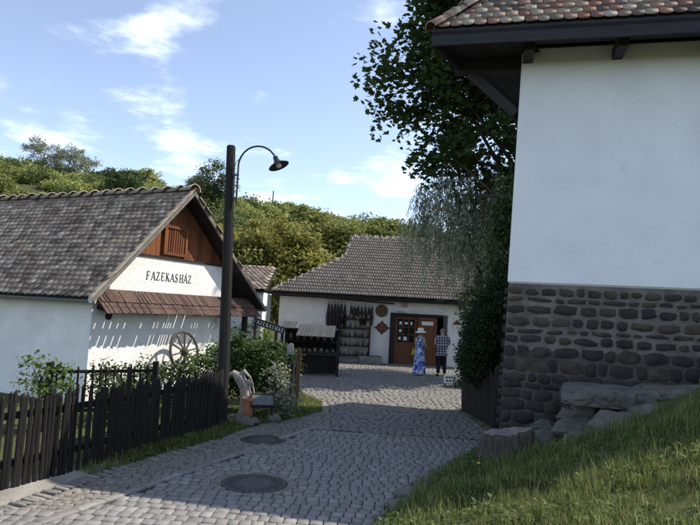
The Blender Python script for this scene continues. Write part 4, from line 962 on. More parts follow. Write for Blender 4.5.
pqo = MB().box((2.44, FYW - .02, 2.56), .30, .03, .20).build('door_plaque', 'pale_board'); tag(pqo, 'small pale square plaque above the shop door', 'plaque')
pq2 = MB().box((2.28, FYW - .17, 2.28), .34, .02, .07).build('lintel_notice', 'pale_board'); tag(pq2, 'narrow pale strip notice on the door lintel', 'notice')
ws = thing('house_emblem', (4.75, FYW - .06, 1.6), 'small brown and white painted house emblem on the wall right of the door', 'wall sign')
MB().box((4.75, FYW - .02, 1.72), .28, .03, .24).build('face', 'sign_white', ws); MB().prism([(4.55, FYW - .01, 1.84), (4.95, FYW - .01, 1.84), (4.75, FYW - .01, 2.06)], (0, -.05, 0)).build('gable', 'door_wood', ws)
tr_ = thing('stone_trough', (1.07, FYW - .45, 0), 'pale stone trough of plants under the display shelves', 'trough')
mb = MB(); a_, b_ = .50, .24
mb.hexa([(1.07 - .42, FYW - .62, .0), (1.07 + .42, FYW - .62, .0), (1.07 + .42, FYW - .26, .0), (1.07 - .42, FYW - .26, .0), (1.07 - .5, FYW - .68, .34), (1.07 + .5, FYW - .68, .34), (1.07 + .5, FYW - .2, .34), (1.07 - .5, FYW - .2, .34)]); mb.build('basin', 'trough', tr_, bevel=.02)
MB().box((1.07, FYW - .44, .348), .86, .36, .02).build('earth', 'joint_dirt', tr_)
stl = thing('white_stool', (4.28, 22.6, 0), 'small white stool beside the man', 'stool')
MB().box((4.28, 22.6, .43), .34, .3, .035).build('seat', 'sign_white', stl)
for dx in (-.13, .13):
    for dy in (-.11, .11): MB().beam((4.28 + dx * 1.2, 22.6 + dy * 1.2, 0), (4.28 + dx, 22.6 + dy, .42), .03, .03).build('leg', 'sign_white', stl)
sg = thing('small_yard_sign', (3.28, 18.7, 0), 'small white notice on the ground by the hedge', 'sign')
MB().box((3.28, 18.7, .27), .42, .03, .26).build('panel', 'sign_white', sg)
for j, (z, xs) in enumerate(((.32, (-.12, -.04, .04, .12)), (.22, (-.1, -.01, .09)))):
    for x in xs: MB().box((3.28 + x, 18.682, z), .055, .004, .05).build('dark_mark', 'letter_paint', sg)
for dx in (-.15, .15): MB().box((3.28 + dx, 18.72, .12), .03, .02, .28).build('leg', 'dark_wood', sg)
# bench-like rail and cart goods in the dark strip between stall and shelves
bn = thing('goods_bench', (-1.7, 24.6, 0), 'low dark bench of goods between the stall and the display shelves', 'bench')
MB().box((-1.6, 24.7, .52), 2.0, .5, .05).build('top', 'dark_wood', bn)
for x in (-2.5, -.7): MB().box((x, 24.7, .25), .06, .45, .5).build('leg', 'dark_wood', bn)
for i in range(8): pot('bench_pot', (-2.4 + i * .23, 24.65, .546), .085, random.uniform(.16, .3), nth(i, 'dark pot on the low bench left of the shelves'), 'pots on the low bench', 70 + i)

# ================================================================== people
def skin_mesh(name, J, Ed, material, parent, root, sub=2):
    me = bpy.data.meshes.new(name); keys = list(J); ix = {k: i for i, k in enumerate(keys)}
    org = wloc(parent)
    me.from_pydata([tuple(Vector(J[k][:3])) for k in keys], [(ix[a], ix[b]) for a, b in Ed], []); me.update()
    o = link(name, me, org, parent); o.location = (0, 0, 0)
    md = o.modifiers.new('skin', 'SKIN'); md.use_smooth_shade = True
    for k in keys:
        r = J[k][3]; v = me.skin_vertices[0].data[ix[k]]; v.radius = r if hasattr(r, '__len__') else (r, r); v.use_root = (k == root)
    sb = o.modifiers.new('sub', 'SUBSURF'); sb.levels = sub; sb.render_levels = sub
    me.materials.append(MATS[material]); return o
def hand(J, Ed, pre, wrist, d, side, curl):
    """palm and five fingers; d = pointing direction, side = towards the thumb"""
    d = Vector(d).normalized(); side = (Vector(side) - d * Vector(side).dot(d)).normalized(); dn = Vector(curl).normalized(); w = Vector(wrist)
    J[pre + 'palm'] = (*(w + d * .06), (.030, .022)); Ed.append((pre + 'wrist', pre + 'palm'))
    for i, (off, L) in enumerate(((.024, .072), (.008, .080), (-.008, .075), (-.023, .058))):
        k = w + d * .088 + side * off
        J[pre + 'k%d' % i] = (*k, .0095); J[pre + 'm%d' % i] = (*(k + d * L * .5 + dn * .012), .0085); J[pre + 't%d' % i] = (*(k + d * L * .75 + dn * .042), .007)
        Ed += [(pre + 'palm', pre + 'k%d' % i), (pre + 'k%d' % i, pre + 'm%d' % i), (pre + 'm%d' % i, pre + 't%d' % i)]
    J[pre + 'th1'] = (*(w + d * .045 + side * .040 + dn * .01), .0105); J[pre + 'th2'] = (*(w + d * .080 + side * .050 + dn * .03), .0085)
    Ed += [(pre + 'palm', pre + 'th1'), (pre + 'th1', pre + 'th2')]
def face(head_c, fwd, parent, r=.1):
    """nose, ears, eyes, mouth on a head"""
    f_ = Vector(fwd).normalized(); s_ = f_.cross(Vector((0, 0, 1))).normalized(); h = Vector(head_c); upv = Vector((0, 0, 1))
    mb = MB(); mb.add([h + f_ * .092 + upv * .02, h + f_ * .090 - s_ * .016 - upv * .03, h + f_ * .090 + s_ * .016 - upv * .03, h + f_ * .122 - upv * .026], [(0, 1, 3), (0, 3, 2), (1, 2, 3)]); mb.build('nose', 'skin', parent)
    for q in (-1, 1):
        mb = MB(); mb.lathe([(.004, -.010), (.022, -.004), (.026, .004), (.012, .010)], h + s_ * q * .083 - upv * .005 - f_ * .012, 8, f_, upv, s_ * q); mb.build('ear', 'skin', parent)
        mb = MB(); mb.lathe([(.002, 0), (.011, .003), (.002, .007)], h + f_ * .088 + s_ * q * .033 + upv * .015, 8, s_, upv, f_); mb.build('eye', 'dark_glass', parent)
    MB().box(h + f_ * .092 - upv * .058, .045, .008, .010, s_, f_, upv).build('mouth', 'terracotta', parent)
def person_man(x, y, rz):
    t = thing('person', (x, y, .02), 'grey haired person in plaid shirt and dark trousers seen from behind near the door', 'person')
    J = dict(pel=(0, 0, .95, (.15, .11)), wst=(0, .01, 1.10, (.155, .115)), cst=(0, .015, 1.30, (.175, .12)), nb=(0, 0, 1.46, (.075, .07)), nk=(0, .01, 1.53, .052), hd=(0, .03, 1.61, (.074, .088)), ht=(0, .025, 1.70, (.062, .075)))
    Ed = [('pel', 'wst'), ('wst', 'cst'), ('cst', 'nb'), ('nb', 'nk'), ('nk', 'hd'), ('hd', 'ht')]
    for p, s_ in (('l', -1), ('r', 1)):
        J[p + 'sh'] = (s_ * .19, 0, 1.42, .062); J[p + 'el'] = (s_ * .275, -.03, 1.16, .045); J[p + 'wrist'] = (s_ * .15, .21, 1.12, (.028, .024))
        J[p + 'hip'] = (s_ * .09, 0, .88, .088); J[p + 'kn'] = (s_ * .11, .02, .48, .06); J[p + 'an'] = (s_ * .12, -.01, .09, .04); J[p + 'toe'] = (s_ * .14, .14, .04, .035)
        Ed += [('cst', p + 'sh'), (p + 'sh', p + 'el'), (p + 'el', p + 'wrist'), ('pel', p + 'hip'), (p + 'hip', p + 'kn'), (p + 'kn', p + 'an'), (p + 'an', p + 'toe')]
        hand(J, Ed, p, (s_ * .15, .21, 1.12), (-s_ * .5, .8, .05), (0, -.1, 1), (-s_, .3, -.2))
    bd = skin_mesh('body', J, Ed, 'skin', t, 'pel')
    J = dict(hem=(0, 0, .80, (.19, .15)), pel=(0, 0, .92, (.185, .145)), wst=(0, .01, 1.08, (.185, .145)), cst=(0, .015, 1.30, (.20, .145)), nb=(0, 0, 1.455, (.10, .085)))
    Ed = [('hem', 'pel'), ('pel', 'wst'), ('wst', 'cst'), ('cst', 'nb')]
    for p, s_ in (('l', -1), ('r', 1)):
        J[p + 'sh'] = (s_ * .195, 0, 1.415, .084); J[p + 'el'] = (s_ * .27, -.03, 1.20, .072); Ed += [('cst', p + 'sh'), (p + 'sh', p + 'el')]
    skin_mesh('plaid_shirt', J, Ed, 'plaid', t, 'pel')
    J = dict(pel=(0, 0, 1.0, (.165, .125)), cr=(0, 0, .86, (.15, .12))); Ed = [('pel', 'cr')]
    for p, s_ in (('l', -1), ('r', 1)):
        J[p + 'hip'] = (s_ * .095, 0, .78, .10); J[p + 'kn'] = (s_ * .112, .02, .48, .080); J[p + 'an'] = (s_ * .122, -.01, .10, .066); Ed += [('cr', p + 'hip'), (p + 'hip', p + 'kn'), (p + 'kn', p + 'an')]
    skin_mesh('trousers', J, Ed, 'trousers', t, 'pel')
    J = dict(a=(0, .0, 1.60, (.086, .092)), b=(0, -.005, 1.66, (.088, .096)), c=(0, .01, 1.715, (.066, .076))); skin_mesh('hair', J, [('a', 'b'), ('b', 'c')], 'grey_hair', t, 'a')
    for p, s_ in (('l', -1), ('r', 1)): skin_mesh('shoe', dict(a=(s_ * .122, -.05, .045, .045), b=(s_ * .13, .05, .045, .05), c=(s_ * .142, .16, .035, .036)), [('a', 'b'), ('b', 'c')], 'shoe', t, 'a')
    w0 = wloc(t).copy(); WL[t.name] = Vector((0, 0, 0)); face((0, .035, 1.62), (0, 1, 0), t); WL[t.name] = w0
    t.rotation_euler = (0, 0, rz); return t
def person_woman(x, y, rz):
    t = thing('person', (x, y, .02), 'person in long blue and white dress with white sun hat near the door', 'person')
    J = dict(pel=(0, 0, .92, (.15, .11)), wst=(0, .0, 1.06, (.12, .09)), cst=(0, .01, 1.24, (.14, .10)), nb=(0, -.01, 1.38, (.06, .055)), nk=(0, .005, 1.44, .044), hd=(0, .03, 1.52, (.070, .084)), ht=(0, .025, 1.60, (.058, .07)))
    Ed = [('pel', 'wst'), ('wst', 'cst'), ('cst', 'nb'), ('nb', 'nk'), ('nk', 'hd'), ('hd', 'ht')]
    for p, s_ in (('l', -1), ('r', 1)):
        J[p + 'sh'] = (s_ * .16, -.01, 1.34, .046); J[p + 'el'] = (s_ * .20, .02, 1.09, .036); J[p + 'wrist'] = (s_ * .13, .22, 1.02, (.023, .02))
        J[p + 'hip'] = (s_ * .085, 0, .84, .085); J[p + 'kn'] = (s_ * .09, .02, .46, .055); J[p + 'an'] = (s_ * .09, -.01, .08, .035); J[p + 'toe'] = (s_ * .10, .12, .03, .03)
        Ed += [('cst', p + 'sh'), (p + 'sh', p + 'el'), (p + 'el', p + 'wrist'), ('pel', p + 'hip'), (p + 'hip', p + 'kn'), (p + 'kn', p + 'an'), (p + 'an', p + 'toe')]
        hand(J, Ed, p, (s_ * .13, .22, 1.02), (-s_ * .3, .9, .0), (0, -.1, 1), (-s_, .2, -.3))
    skin_mesh('body', J, Ed, 'skin', t, 'pel')
    mb = MB(); n = 28; vs = []
    lv = [(.07, .245), (.30, .225), (.60, .20), (.86, .185), (.95, .17), (1.06, .145), (1.16, .155), (1.26, .162), (1.33, .14), (1.36, .10)]
    for z, r in lv:
        for k in range(n):
            a = 2 * math.pi * k / n; q = r * (1 + (.10 * max(0, 1 - z / .9)) * math.sin(7 * a + z * 2)); vs.append((q * math.cos(a), q * .80 * math.sin(a) + .0, z))
    fs = [(i * n + k, i * n + (k + 1) % n, (i + 1) * n + (k + 1) % n, (i + 1) * n + k) for i in range(len(lv) - 1) for k in range(n)]
    mb.add(vs, fs); me_o = mb.build('dress', 'blue_print', None, smooth=True, origin=(0, 0, 0)); me_o.parent = t; me_o.location = (0, 0, 0)
    for q in (-1, 1):
        mb = MB(); mb.tube([(q * .07, -.10, 1.33), (q * .09, -.03, 1.40), (q * .075, .10, 1.33)], .014, 6); s_o = mb.build('dress_strap', 'blue_print', None, origin=(0, 0, 0)); s_o.parent = t; s_o.location = (0, 0, 0)
    J = dict(a=(0, -.005, 1.44, (.07, .06)), b=(0, -.01, 1.52, (.082, .088)), c=(0, .01, 1.60, (.066, .074))); skin_mesh('hair', J, [('a', 'b'), ('b', 'c')], 'brown_hair', t, 'a')
    mb = MB(); mb.lathe([(.205, -.035), (.21, -.03), (.13, .005), (.112, .02), (.108, .085), (.095, .115), (.04, .125)], (0, .015, 1.575), 24, (1, 0, 0), Vector((0, .98, .12)).normalized(), Vector((0, -.12, .98)).normalized()); h_ = mb.build('sun_hat', 'straw_white', None, smooth=True, origin=(0, 0, 0)); h_.parent = t; h_.location = (0, 0, 0)
    mb = MB(); mb.tube([(.10, -.02, 1.37), (-.05, -.155, 1.15), (-.21, -.06, .90)], .012, 6); s_o = mb.build('bag_strap', 'yellow_cloth', None, origin=(0, 0, 0)); s_o.parent = t; s_o.location = (0, 0, 0)
    mb = MB(); mb.hexa([(-.30, -.09, .72), (-.20, -.16, .72), (-.18, .06, .72), (-.28, .10, .72), (-.27, -.06, .93), (-.21, -.11, .93), (-.20, .03, .93), (-.26, .06, .93)]); s_o = mb.build('shoulder_bag', 'yellow_cloth', None, origin=(0, 0, 0), bevel=.015); s_o.parent = t; s_o.location = (0, 0, 0)
    for p, s_ in (('l', -1), ('r', 1)): skin_mesh('sandal', dict(a=(s_ * .09, -.05, .03, .036), b=(s_ * .095, .05, .03, .04), c=(s_ * .105, .14, .025, .032)), [('a', 'b'), ('b', 'c')], 'sandal', t, 'a')
    w0 = wloc(t).copy(); WL[t.name] = Vector((0, 0, 0)); face((0, .035, 1.53), (0, 1, 0), t); WL[t.name] = w0
    t.rotation_euler = (0, 0, rz); return t
person_woman(2.68, 21.8, R(-38)); person_man(3.47, 21.75, R(12))

# ================================================================== things far behind
sh_ = thing('small_shed', (-5.2, 25.2, 0), 'small outbuilding with a low tiled roof beyond the pottery house', 'shed')
MB().box((-5.4, 25.4, 1.35), 4.0, 2.6, 2.8).build('wall', 'whitewash_old', sh_)
V_ = Vector((0, math.cos(R(20)), math.sin(R(20)))); Nq = Vector((0, -math.sin(R(20)), math.cos(R(20))))
mb = MB(); mb.prism([(-7.6, 23.85, 2.82), (-3.25, 23.85, 2.82), Vector((-3.25, 23.85, 2.82)) + V_ * 3.2, Vector((-7.6, 23.85, 2.82)) + V_ * 3.2], -Nq * .06); sro = mb.build('roof', 'dark_wood', sh_)
tile_roof(sro, (-7.6, 23.85, 2.82), (1, 0, 0), V_, Nq, lambda u, v: 0 < u < 4.25 and v < 3.15, 4.3, 3.2, .2, .2, 'old_tile', 0, .03)
oh = thing('background_house', (9.0, 41, 0), 'sunlit brownish house glimpsed through the willow at right', 'house')
hz = height(9, 41)
MB().box((9.2, 42.5, hz + 2.4), 4.0, 5, 5.2).build('wall', 'whitewash_old', oh)
mb = MB(); mb.prism([(6.9, 39.7, hz + 4.9), (11.5, 39.7, hz + 4.9), (9.2, 39.7, hz + 7.3)], (0, 6, 0)); mb.build('roof', 'terracotta', oh)
mz = height(-20.3, 150)
mast = MB(); mast.tube([(-20.3, 150, mz - 1), (-20.3, 150, 31.4)], [.22, .14], 6); mast = mast.build('radio_mast', 'lamp_metal'); tag(mast, 'thin radio mast standing alone on the hill crest', 'mast')
# ================================================================== plants
def leafmat(name, cols, transl=.4, rough=.6, noise=(.6, .2)):
    return mat(name, cols, rough, noise, None, .25, transl, mixn=.35)
leafmat('leaf_maple', [(.035, .06, .018), (.06, .095, .026), (.045, .075, .02), (.085, .12, .035)], .35)
leafmat('leaf_willow', [(.22, .25, .16), (.32, .35, .24), (.27, .30, .20), (.40, .42, .30)], .35)
leafmat('leaf_thuja', [(.018, .036, .014), (.03, .055, .02), (.022, .045, .018)], .2)
leafmat('leaf_walnut', [(.18, .205, .055), (.26, .27, .075), (.14, .175, .048), (.33, .31, .10)], .4)
leafmat('leaf_golden', [(.23, .235, .055), (.32, .29, .075), (.18, .20, .05), (.38, .32, .09)], .4)
leafmat('leaf_dark', [(.05, .08, .028), (.075, .11, .038), (.06, .09, .035)], .3)
leafmat('leaf_hill', [(.24, .27, .085), (.35, .365, .12), (.20, .24, .075), (.42, .40, .155)], .35, noise=(.12, .5))
leafmat('leaf_silver', [(.22, .245, .17), (.29, .31, .22), (.18, .21, .14)], .3)
leafmat('leaf_shrub', [(.035, .065, .018), (.06, .10, .028), (.05, .085, .022), (.09, .13, .035)], .35)
leafmat('leaf_bright', [(.09, .14, .03), (.13, .19, .045), (.07, .115, .025)], .4)
leafmat('grass_blade', [(.10, .145, .034), (.17, .22, .055), (.085, .125, .03), (.23, .26, .08), (.36, .33, .16), (.13, .175, .042)], .4, noise=(2.0, .25))
leafmat('weed_leaf', [(.06, .105, .026), (.10, .155, .038), (.08, .125, .03), (.14, .17, .05)], .35)
mat('bark', [(.06, .05, .04), (.09, .077, .062)], .95, (5, .35), (30, .8), .1, stretch=(3, 3, .6), mixn=.5)

def rot_basis(n):
    """n random orthonormal bases (n,3,3); rows: x, y, z of the leaf"""
    q = rng.normal(size=(n, 4)); q /= np.linalg.norm(q, axis=1)[:, None]; w, x, y, z = q.T
    return np.stack([np.stack([1 - 2 * (y * y + z * z), 2 * (x * y - z * w), 2 * (x * z + y * w)], -1), np.stack([2 * (x * y + z * w), 1 - 2 * (x * x + z * z), 2 * (y * z - x * w)], -1), np.stack([2 * (x * z - y * w), 2 * (y * z + x * w), 1 - 2 * (x * x + y * y)], -1)], 1)
LEAFQ = (np.array([(0, 0, 0), (.34, .42, .10), (0, 1, 0), (-.34, .42, .10)]), np.array([(0, 1, 2, 3)]), None)
LEAFN = (np.array([(0, 0, 0), (.11, .45, .03), (0, 1, -.05), (-.11, .45, .03)]), np.array([(0, 1, 2, 3)]), None)
_st = [(0, 0), (.22, .10), (.50, .12), (.36, .34), (.52, .62), (.22, .62), (0, 1.0), (-.22, .62), (-.52, .62), (-.36, .34), (-.50, .12), (-.22, .10)]
LEAFM = (np.array([(x, y, .12 * abs(x) - .08 * y * y) for x, y in _st] + [(0, .42, 0)]), None, np.array([(i, (i + 1) % 12, 12) for i in range(12)]))
LEAFC = (np.array([(0, 0, 0), (.3, .25, .06), (.38, .62, .0), (.1, 1, .04), (-.25, .85, 0), (-.36, .4, .08)]), np.array([(0, 1, 2, 5), (5, 2, 3, 4)]), None)   # leafy sprig for distant crowns
def leaves_mesh(name, P, size, tmpl, material, updir=None, upk=0.0, basis=None):
    n = len(P); tv, tq, tt = tmpl
    B = rot_basis(n) if basis is None else basis
    if upk > 0:     # turn the leaf plane towards updir
        z = B[:, 2] * np.sign((B[:, 2] @ np.array(updir)))[:, None]; z = z * (1 - upk) + np.array(updir) * upk; z /= np.linalg.norm(z, axis=1)[:, None]
        x = B[:, 0] - z * (B[:, 0] * z).sum(1)[:, None]; x /= np.linalg.norm(x, axis=1)[:, None] + 1e-9; B = np.stack([x, np.cross(z, x), z], 1)
    V = np.einsum('kj,njc->nkc', tv, B) * np.asarray(size).reshape(-1, 1, 1) + P[:, None, :]
    k = len(tv); off = (np.arange(n) * k)[:, None, None]
    Fq = (tq[None] + off).reshape(-1, 4) if tq is not None else None
    Ft = (tt[None] + off).reshape(-1, 3) if tt is not None else None
    return mesh_np(name, V.reshape(-1, 3), Fq, Ft, material)
def ellip_points(ells, n, shell=.45):
    """points in a union of ellipsoids, biased to the outside"""
    vol = np.array([e[3] * e[4] * e[5] for e in ells]); pick = rng.choice(len(ells), n, p=vol / vol.sum())
    d = rng.normal(size=(n, 3)); d /= np.linalg.norm(d, axis=1)[:, None]; r = shell + (1 - shell) * rng.random(n) ** .6
    E = np.array(ells)[pick]; return E[:, :3] + d * r[:, None] * E[:, 3:6]
def make_tree(name, label, base, ells, nclump, nleaf, csig, lsize, tmpl, lmat, trunk_r, trunk_top, cat='tree', group=None, upk=.25, nbranch=22, bmat='bark', lean=(0, 0), shell=.45, csz=1.0):
    t = thing(name, base, label, cat, group); b = Vector(base)
    C_ = ellip_points(ells, nclump, shell)
    idx = rng.integers(0, nclump, nleaf); sg = csig * (.6 + .8 * rng.random(nclump))
    P_ = C_[idx] + np.clip(rng.normal(size=(nleaf, 3)), -1.7, 1.7) * sg[idx][:, None] * np.array((1, 1, .75 * csz))
    me = leaves_mesh('crown', P_ - np.array(b), lsize * (.65 + .7 * rng.random(nleaf)), tmpl, lmat, (0, 0, 1), upk)
    link('crown', me, b, t)
    tp_ = b + Vector((lean[0], lean[1], trunk_top)); mb = MB()
    mid = b.lerp(tp_, .5) + Vector((jit(.1), jit(.1), 0)) * trunk_r * 3
    mb.tube([b - Vector((0, 0, .2)), b + Vector((0, 0, .15)), mid, tp_], [trunk_r * 1.4, trunk_r * 1.05, trunk_r * .8, trunk_r * .45], 9); mb.build('trunk', bmat, t)
    mb = MB()
    for i in rng.choice(nclump, min(nbranch, nclump), replace=False):
        c = Vector(C_[i]); f_ = random.uniform(.45, 1); s_ = mid.lerp(tp_, (f_ - .45) / .55)
        m1 = s_.lerp(c, .35) + Vector((jit(.3), jit(.3), .25)) * (c - s_).length * .25; m2 = s_.lerp(c, .7) + Vector((jit(.3), jit(.3), .1)) * (c - s_).length * .2
        mb.tube([s_, m1, m2, c], [trunk_r * .38, trunk_r * .25, trunk_r * .14, trunk_r * .04], 5)
    mb.build('limbs', bmat, t)
    return t
# ---- big maple behind the right-hand house
def mxf(l): return [(x * 1.40, y + 6.3, 2.2 + (z - 2.2) * 1.36, a * 1.38, b * 1.1, c * 1.36) for x, y, z, a, b, c in l]
mp_ = make_tree('maple_tree', 'big dark maple rising behind the whitewashed house at right', (7.6, 21.4, 0),
    mxf([(3.9, 15.2, 9.6, 3.2, 2.6, 2.3), (2.2, 15.0, 8.3, 1.8, 1.6, 1.4), (4.6, 15.6, 12.0, 3.2, 2.6, 2.2), (3.3, 15.0, 6.9, 1.7, 1.6, .95), (6.6, 16.2, 9.5, 3.0, 2.6, 2.8), (1.6, 15.0, 7.6, 1.0, 1.0, .9), (1.75, 15.0, 6.5, .8, .9, .7), (2.7, 15.0, 6.0, .9, .9, .55), (3.3, 15.0, 5.7, .8, .8, .45), (1.6, 15.0, 9.9, .9, .9, .7)]),
    360, 38000, .42, .21, LEAFM, 'leaf_maple', .30, 8.6, nbranch=60, lean=(-.8, -.4), upk=.35)
mb = MB(); mb.tube([(7.0, 20.9, 6.4), (5.8, 20.7, 6.5), (4.6, 20.6, 6.42), (3.5, 20.5, 6.40)], [.13, .09, .06, .03], 6); mb.build('low_limb', 'bark', mp_)
mb = MB(); mb.tube([(7.0, 20.9, 5.6), (5.4, 20.7, 5.9), (4.5, 20.6, 5.7), (3.6, 20.5, 5.1)], [.10, .07, .04, .015], 6); mb.build('low_limb', 'bark', mp_)
# ---- silvery willow
def willow():
    base = (5.2, 22.9, 0); t = thing('willow_tree', base, 'silvery grey green willow with drooping twigs in front of the distant roof', 'tree'); b = np.array(base)
    P_ = []; D_ = []
    ells = [(4.4, 22.2, 7.0, 2.2, 1.6, 1.9), (3.4, 22.0, 5.8, 1.7, 1.4, 1.6), (5.4, 22.6, 6.0, 2.0, 1.6, 2.2)]
    mb = MB()
    for c in ellip_points(ells, 400, .3):
        L = random.uniform(1.0, 2.6); dx, dy = jit(.35), jit(.35); n = int(L * 40)
        f_ = rng.random(n); q = np.stack([c[0] + dx * f_ + .08 * np.sin(f_ * 6), c[1] + dy * f_, c[2] - L * f_ ** 1.3 + .3 * f_], 1) + rng.normal(size=(n, 3)) * .07
        P_.append(q)
        if random.random() < .5: mb.tube([Vector(c), Vector(c) + Vector((dx * .5, dy * .5, -L * .35)), Vector(c) + Vector((dx, dy, -L + .3))], [.012, .008, .003], 3, cap=False)
    P_ = np.concatenate(P_); n = len(P_)
    B = rot_basis(n); y = B[:, 1] * .5 + np.array((0, 0, -1)) * .8; y /= np.linalg.norm(y, axis=1)[:, None]; x = B[:, 0] - y * (B[:, 0] * y).sum(1)[:, None]; x /= np.linalg.norm(x, axis=1)[:, None]; B = np.stack([x, y, np.cross(x, y)], 1)
    link('crown', leaves_mesh('crown', P_ - b, .15 * (.7 + .6 * rng.random(n)), LEAFN, 'leaf_willow', basis=B), base, t)
    mb.build('twigs', 'bark', t)
    mb = MB(); mb.tube([base, (5.1, 22.6, 2), (4.8, 22.5, 4.2)], [.24, .2, .14], 8); mb.build('trunk', 'bark', t)
    mb = MB()
    for q in ellip_points(ells, 26, .1): mb.tube([(4.85, 22.5, 4.0), Vector((4.85, 22.5, 4.0)).lerp(Vector(q), .5) + Vector((jit(.3), jit(.3), .4)), Vector(q)], [.08, .05, .015], 5)
    mb.build('limbs', 'bark', t)
willow()
# ---- dark thuja hedge at the corner
make_tree('thuja', 'dense dark evergreen bush growing over the board fence', (3.25, 13.0, .05), [(3.05, 12.9, 1.75, .55, .5, .95), (3.3, 13.1, 2.4, .45, .45, .8), (3.0, 13.3, 1.4, .5, .6, .7)], 520, 36000, .08, .05, LEAFQ, 'leaf_thuja', .07, 2.2, cat='bush', upk=.1, shell=.7)
make_tree('ivy_tree', 'dark ivy clad tree against the corner of the white wall', (3.75, 13.6, .05), [(3.72, 13.6, 3.5, .55, .5, 1.1), (3.55, 13.6, 4.4, .4, .4, .6), (3.9, 13.8, 5.0, .5, .4, .6)], 200, 9000, .12, .10, LEAFQ, 'leaf_dark', .09, 4.2, upk=.1)
make_tree('yard_bush', 'leafy bush spilling over the wall right of the two people', (4.9, 20.5, .05), [(4.7, 20.4, 2.2, .75, .7, 1.1), (4.2, 20.2, 2.9, .5, .5, .6), (5.3, 20.6, 1.2, .9, .7, 1.1)], 140, 6000, .16, .10, LEAFQ, 'leaf_dark', .06, 2.0, cat='bush')
make_tree('yard_bush', 'low leafy plant on the ground beside the small white notice', (3.9, 18.9, .05), [(4.0, 18.9, .5, .5, .45, .5), (3.75, 18.7, .25, .3, .3, .25)], 60, 2500, .1, .085, LEAFQ, 'leaf_shrub', .03, .4, cat='bush')
# ---- trees behind the shop house
BT = [('golden_tree', 'yellow green tree right behind the lamp post, left of the shop roof', (-4.3, 38, 0), [(-4.6, 38, 4.6, 3.2, 2.4, 3.2), (-3.2, 37.5, 3.2, 2.2, 2, 2.2), (-6.4, 38.5, 5.0, 2.0, 2, 2.4)], 'leaf_golden'),
      ('walnut_tree', 'broad walnut tree above the left hip of the shop roof', (-1.6, 42, 0), [(-1.5, 42, 6.4, 2.8, 2.4, 2.6), (-3.0, 42, 5.4, 2.0, 2, 2.3), (.2, 42.3, 5.6, 1.9, 2, 2.2)], 'leaf_walnut'),
      ('walnut_tree', 'walnut tree with uneven top above the middle of the shop roof', (2.4, 43, 0), [(2.2, 43, 6.4, 2.4, 2.4, 2.4), (3.6, 43.3, 5.6, 2.0, 2, 2.2), (.9, 43, 5.3, 1.6, 1.8, 1.9)], 'leaf_walnut'),
      ('dark_tree', 'darker rounded tree at the right above the shop roof ridge', (5.4, 46, 0), [(5.3, 46, 6.6, 2.2, 2, 2.4), (6.8, 46.4, 5.8, 2, 2, 2.2)], 'leaf_dark'),
      ('walnut_tree', 'lower yellowish tree between the pottery house and the golden tree', (-8.4, 40, 0), [(-8.4, 40, 4.2, 2.4, 2.2, 2.8), (-10.4, 41, 3.8, 2.4, 2, 2.6)], 'leaf_golden')]
for nm, lb, b_, el, lm in BT: make_tree(nm, lb, b_, el, 170, 26000, .40, .24, LEAFQ, lm, .2, 4.5, group='trees behind the shop house', upk=.3)
# garden greenery beside the far house
make_tree('garden_tree', 'light green bush at the left corner of the shop house', (-4.3, 24.6, 0), [(-4.2, 24.6, 1.5, .9, .7, 1.1), (-3.5, 24.4, 1.0, .7, .6, .8)], 90, 4500, .16, .12, LEAFQ, 'leaf_bright', .05, 1.5, cat='bush')
# ---- shrubs behind the picket fence
SHR = [((-4.75, 9.55, 0), [(-4.75, 9.5, .95, .25, .25, .40), (-4.55, 9.7, .75, .3, .25, .45)], 'leaf_bright', 'small light green climber at the left end of the garden fence', 700),
       ((-4.0, 10.9, 0), [(-4.1, 10.9, .65, .5, .4, .45), (-3.7, 11.0, .75, .45, .4, .4)], 'leaf_shrub', 'leafy shrub rising over the garden fence rails', 1500),
       ((-3.3, 11.6, 0), [(-3.3, 11.6, .65, .55, .45, .45), (-2.95, 11.8, .80, .45, .4, .45)], 'leaf_shrub', 'loose shrub with airy twigs before the cart wheel', 1500),
       ((-2.75, 12.2, 0), [(-2.7, 12.2, .8, .5, .5, .5), (-2.5, 12.3, 1.1, .3, .3, .40)], 'leaf_bright', 'lighter leafy shrub left of the lamp post', 1700),
       ((-1.95, 12.4, 0), [(-1.9, 12.4, 1.0, .60, .5, .65), (-1.6, 12.5, 1.05, .5, .45, .5), (-2.2, 12.4, .95, .45, .45, .65)], 'leaf_shrub', 'largest dark shrub right of the lamp post above the driftwood', 6500),
       ((-1.35, 12.1, 0), [(-1.35, 12.0, .55, .32, .3, .5), (-1.2, 12.0, .3, .3, .25, .28)], 'leaf_silver', 'greyish rose bush with small leaves before the gate', 1500),
       ((-1.95, 13.6, 0), [(-1.95, 13.6, 1.0, .6, .5, .5), (-1.5, 13.8, .8, .5, .5, .6)], 'leaf_dark', 'dark shrub behind the gate under the direction sign', 4200),
       ((-3.3, 9.2, 0), [(-3.3, 9.2, .55, .35, .3, .42)], 'leaf_shrub', 'low green plant just behind the middle of the picket fence', 1300)]
for i, (b_, el, lm, lb, n) in enumerate(SHR): make_tree('shrub', lb, b_, el, 70 if n < 3000 else 150, n, .085, .07, LEAFQ, lm, .025, el[0][2], cat='shrub', group='shrubs behind the fence', nbranch=30)
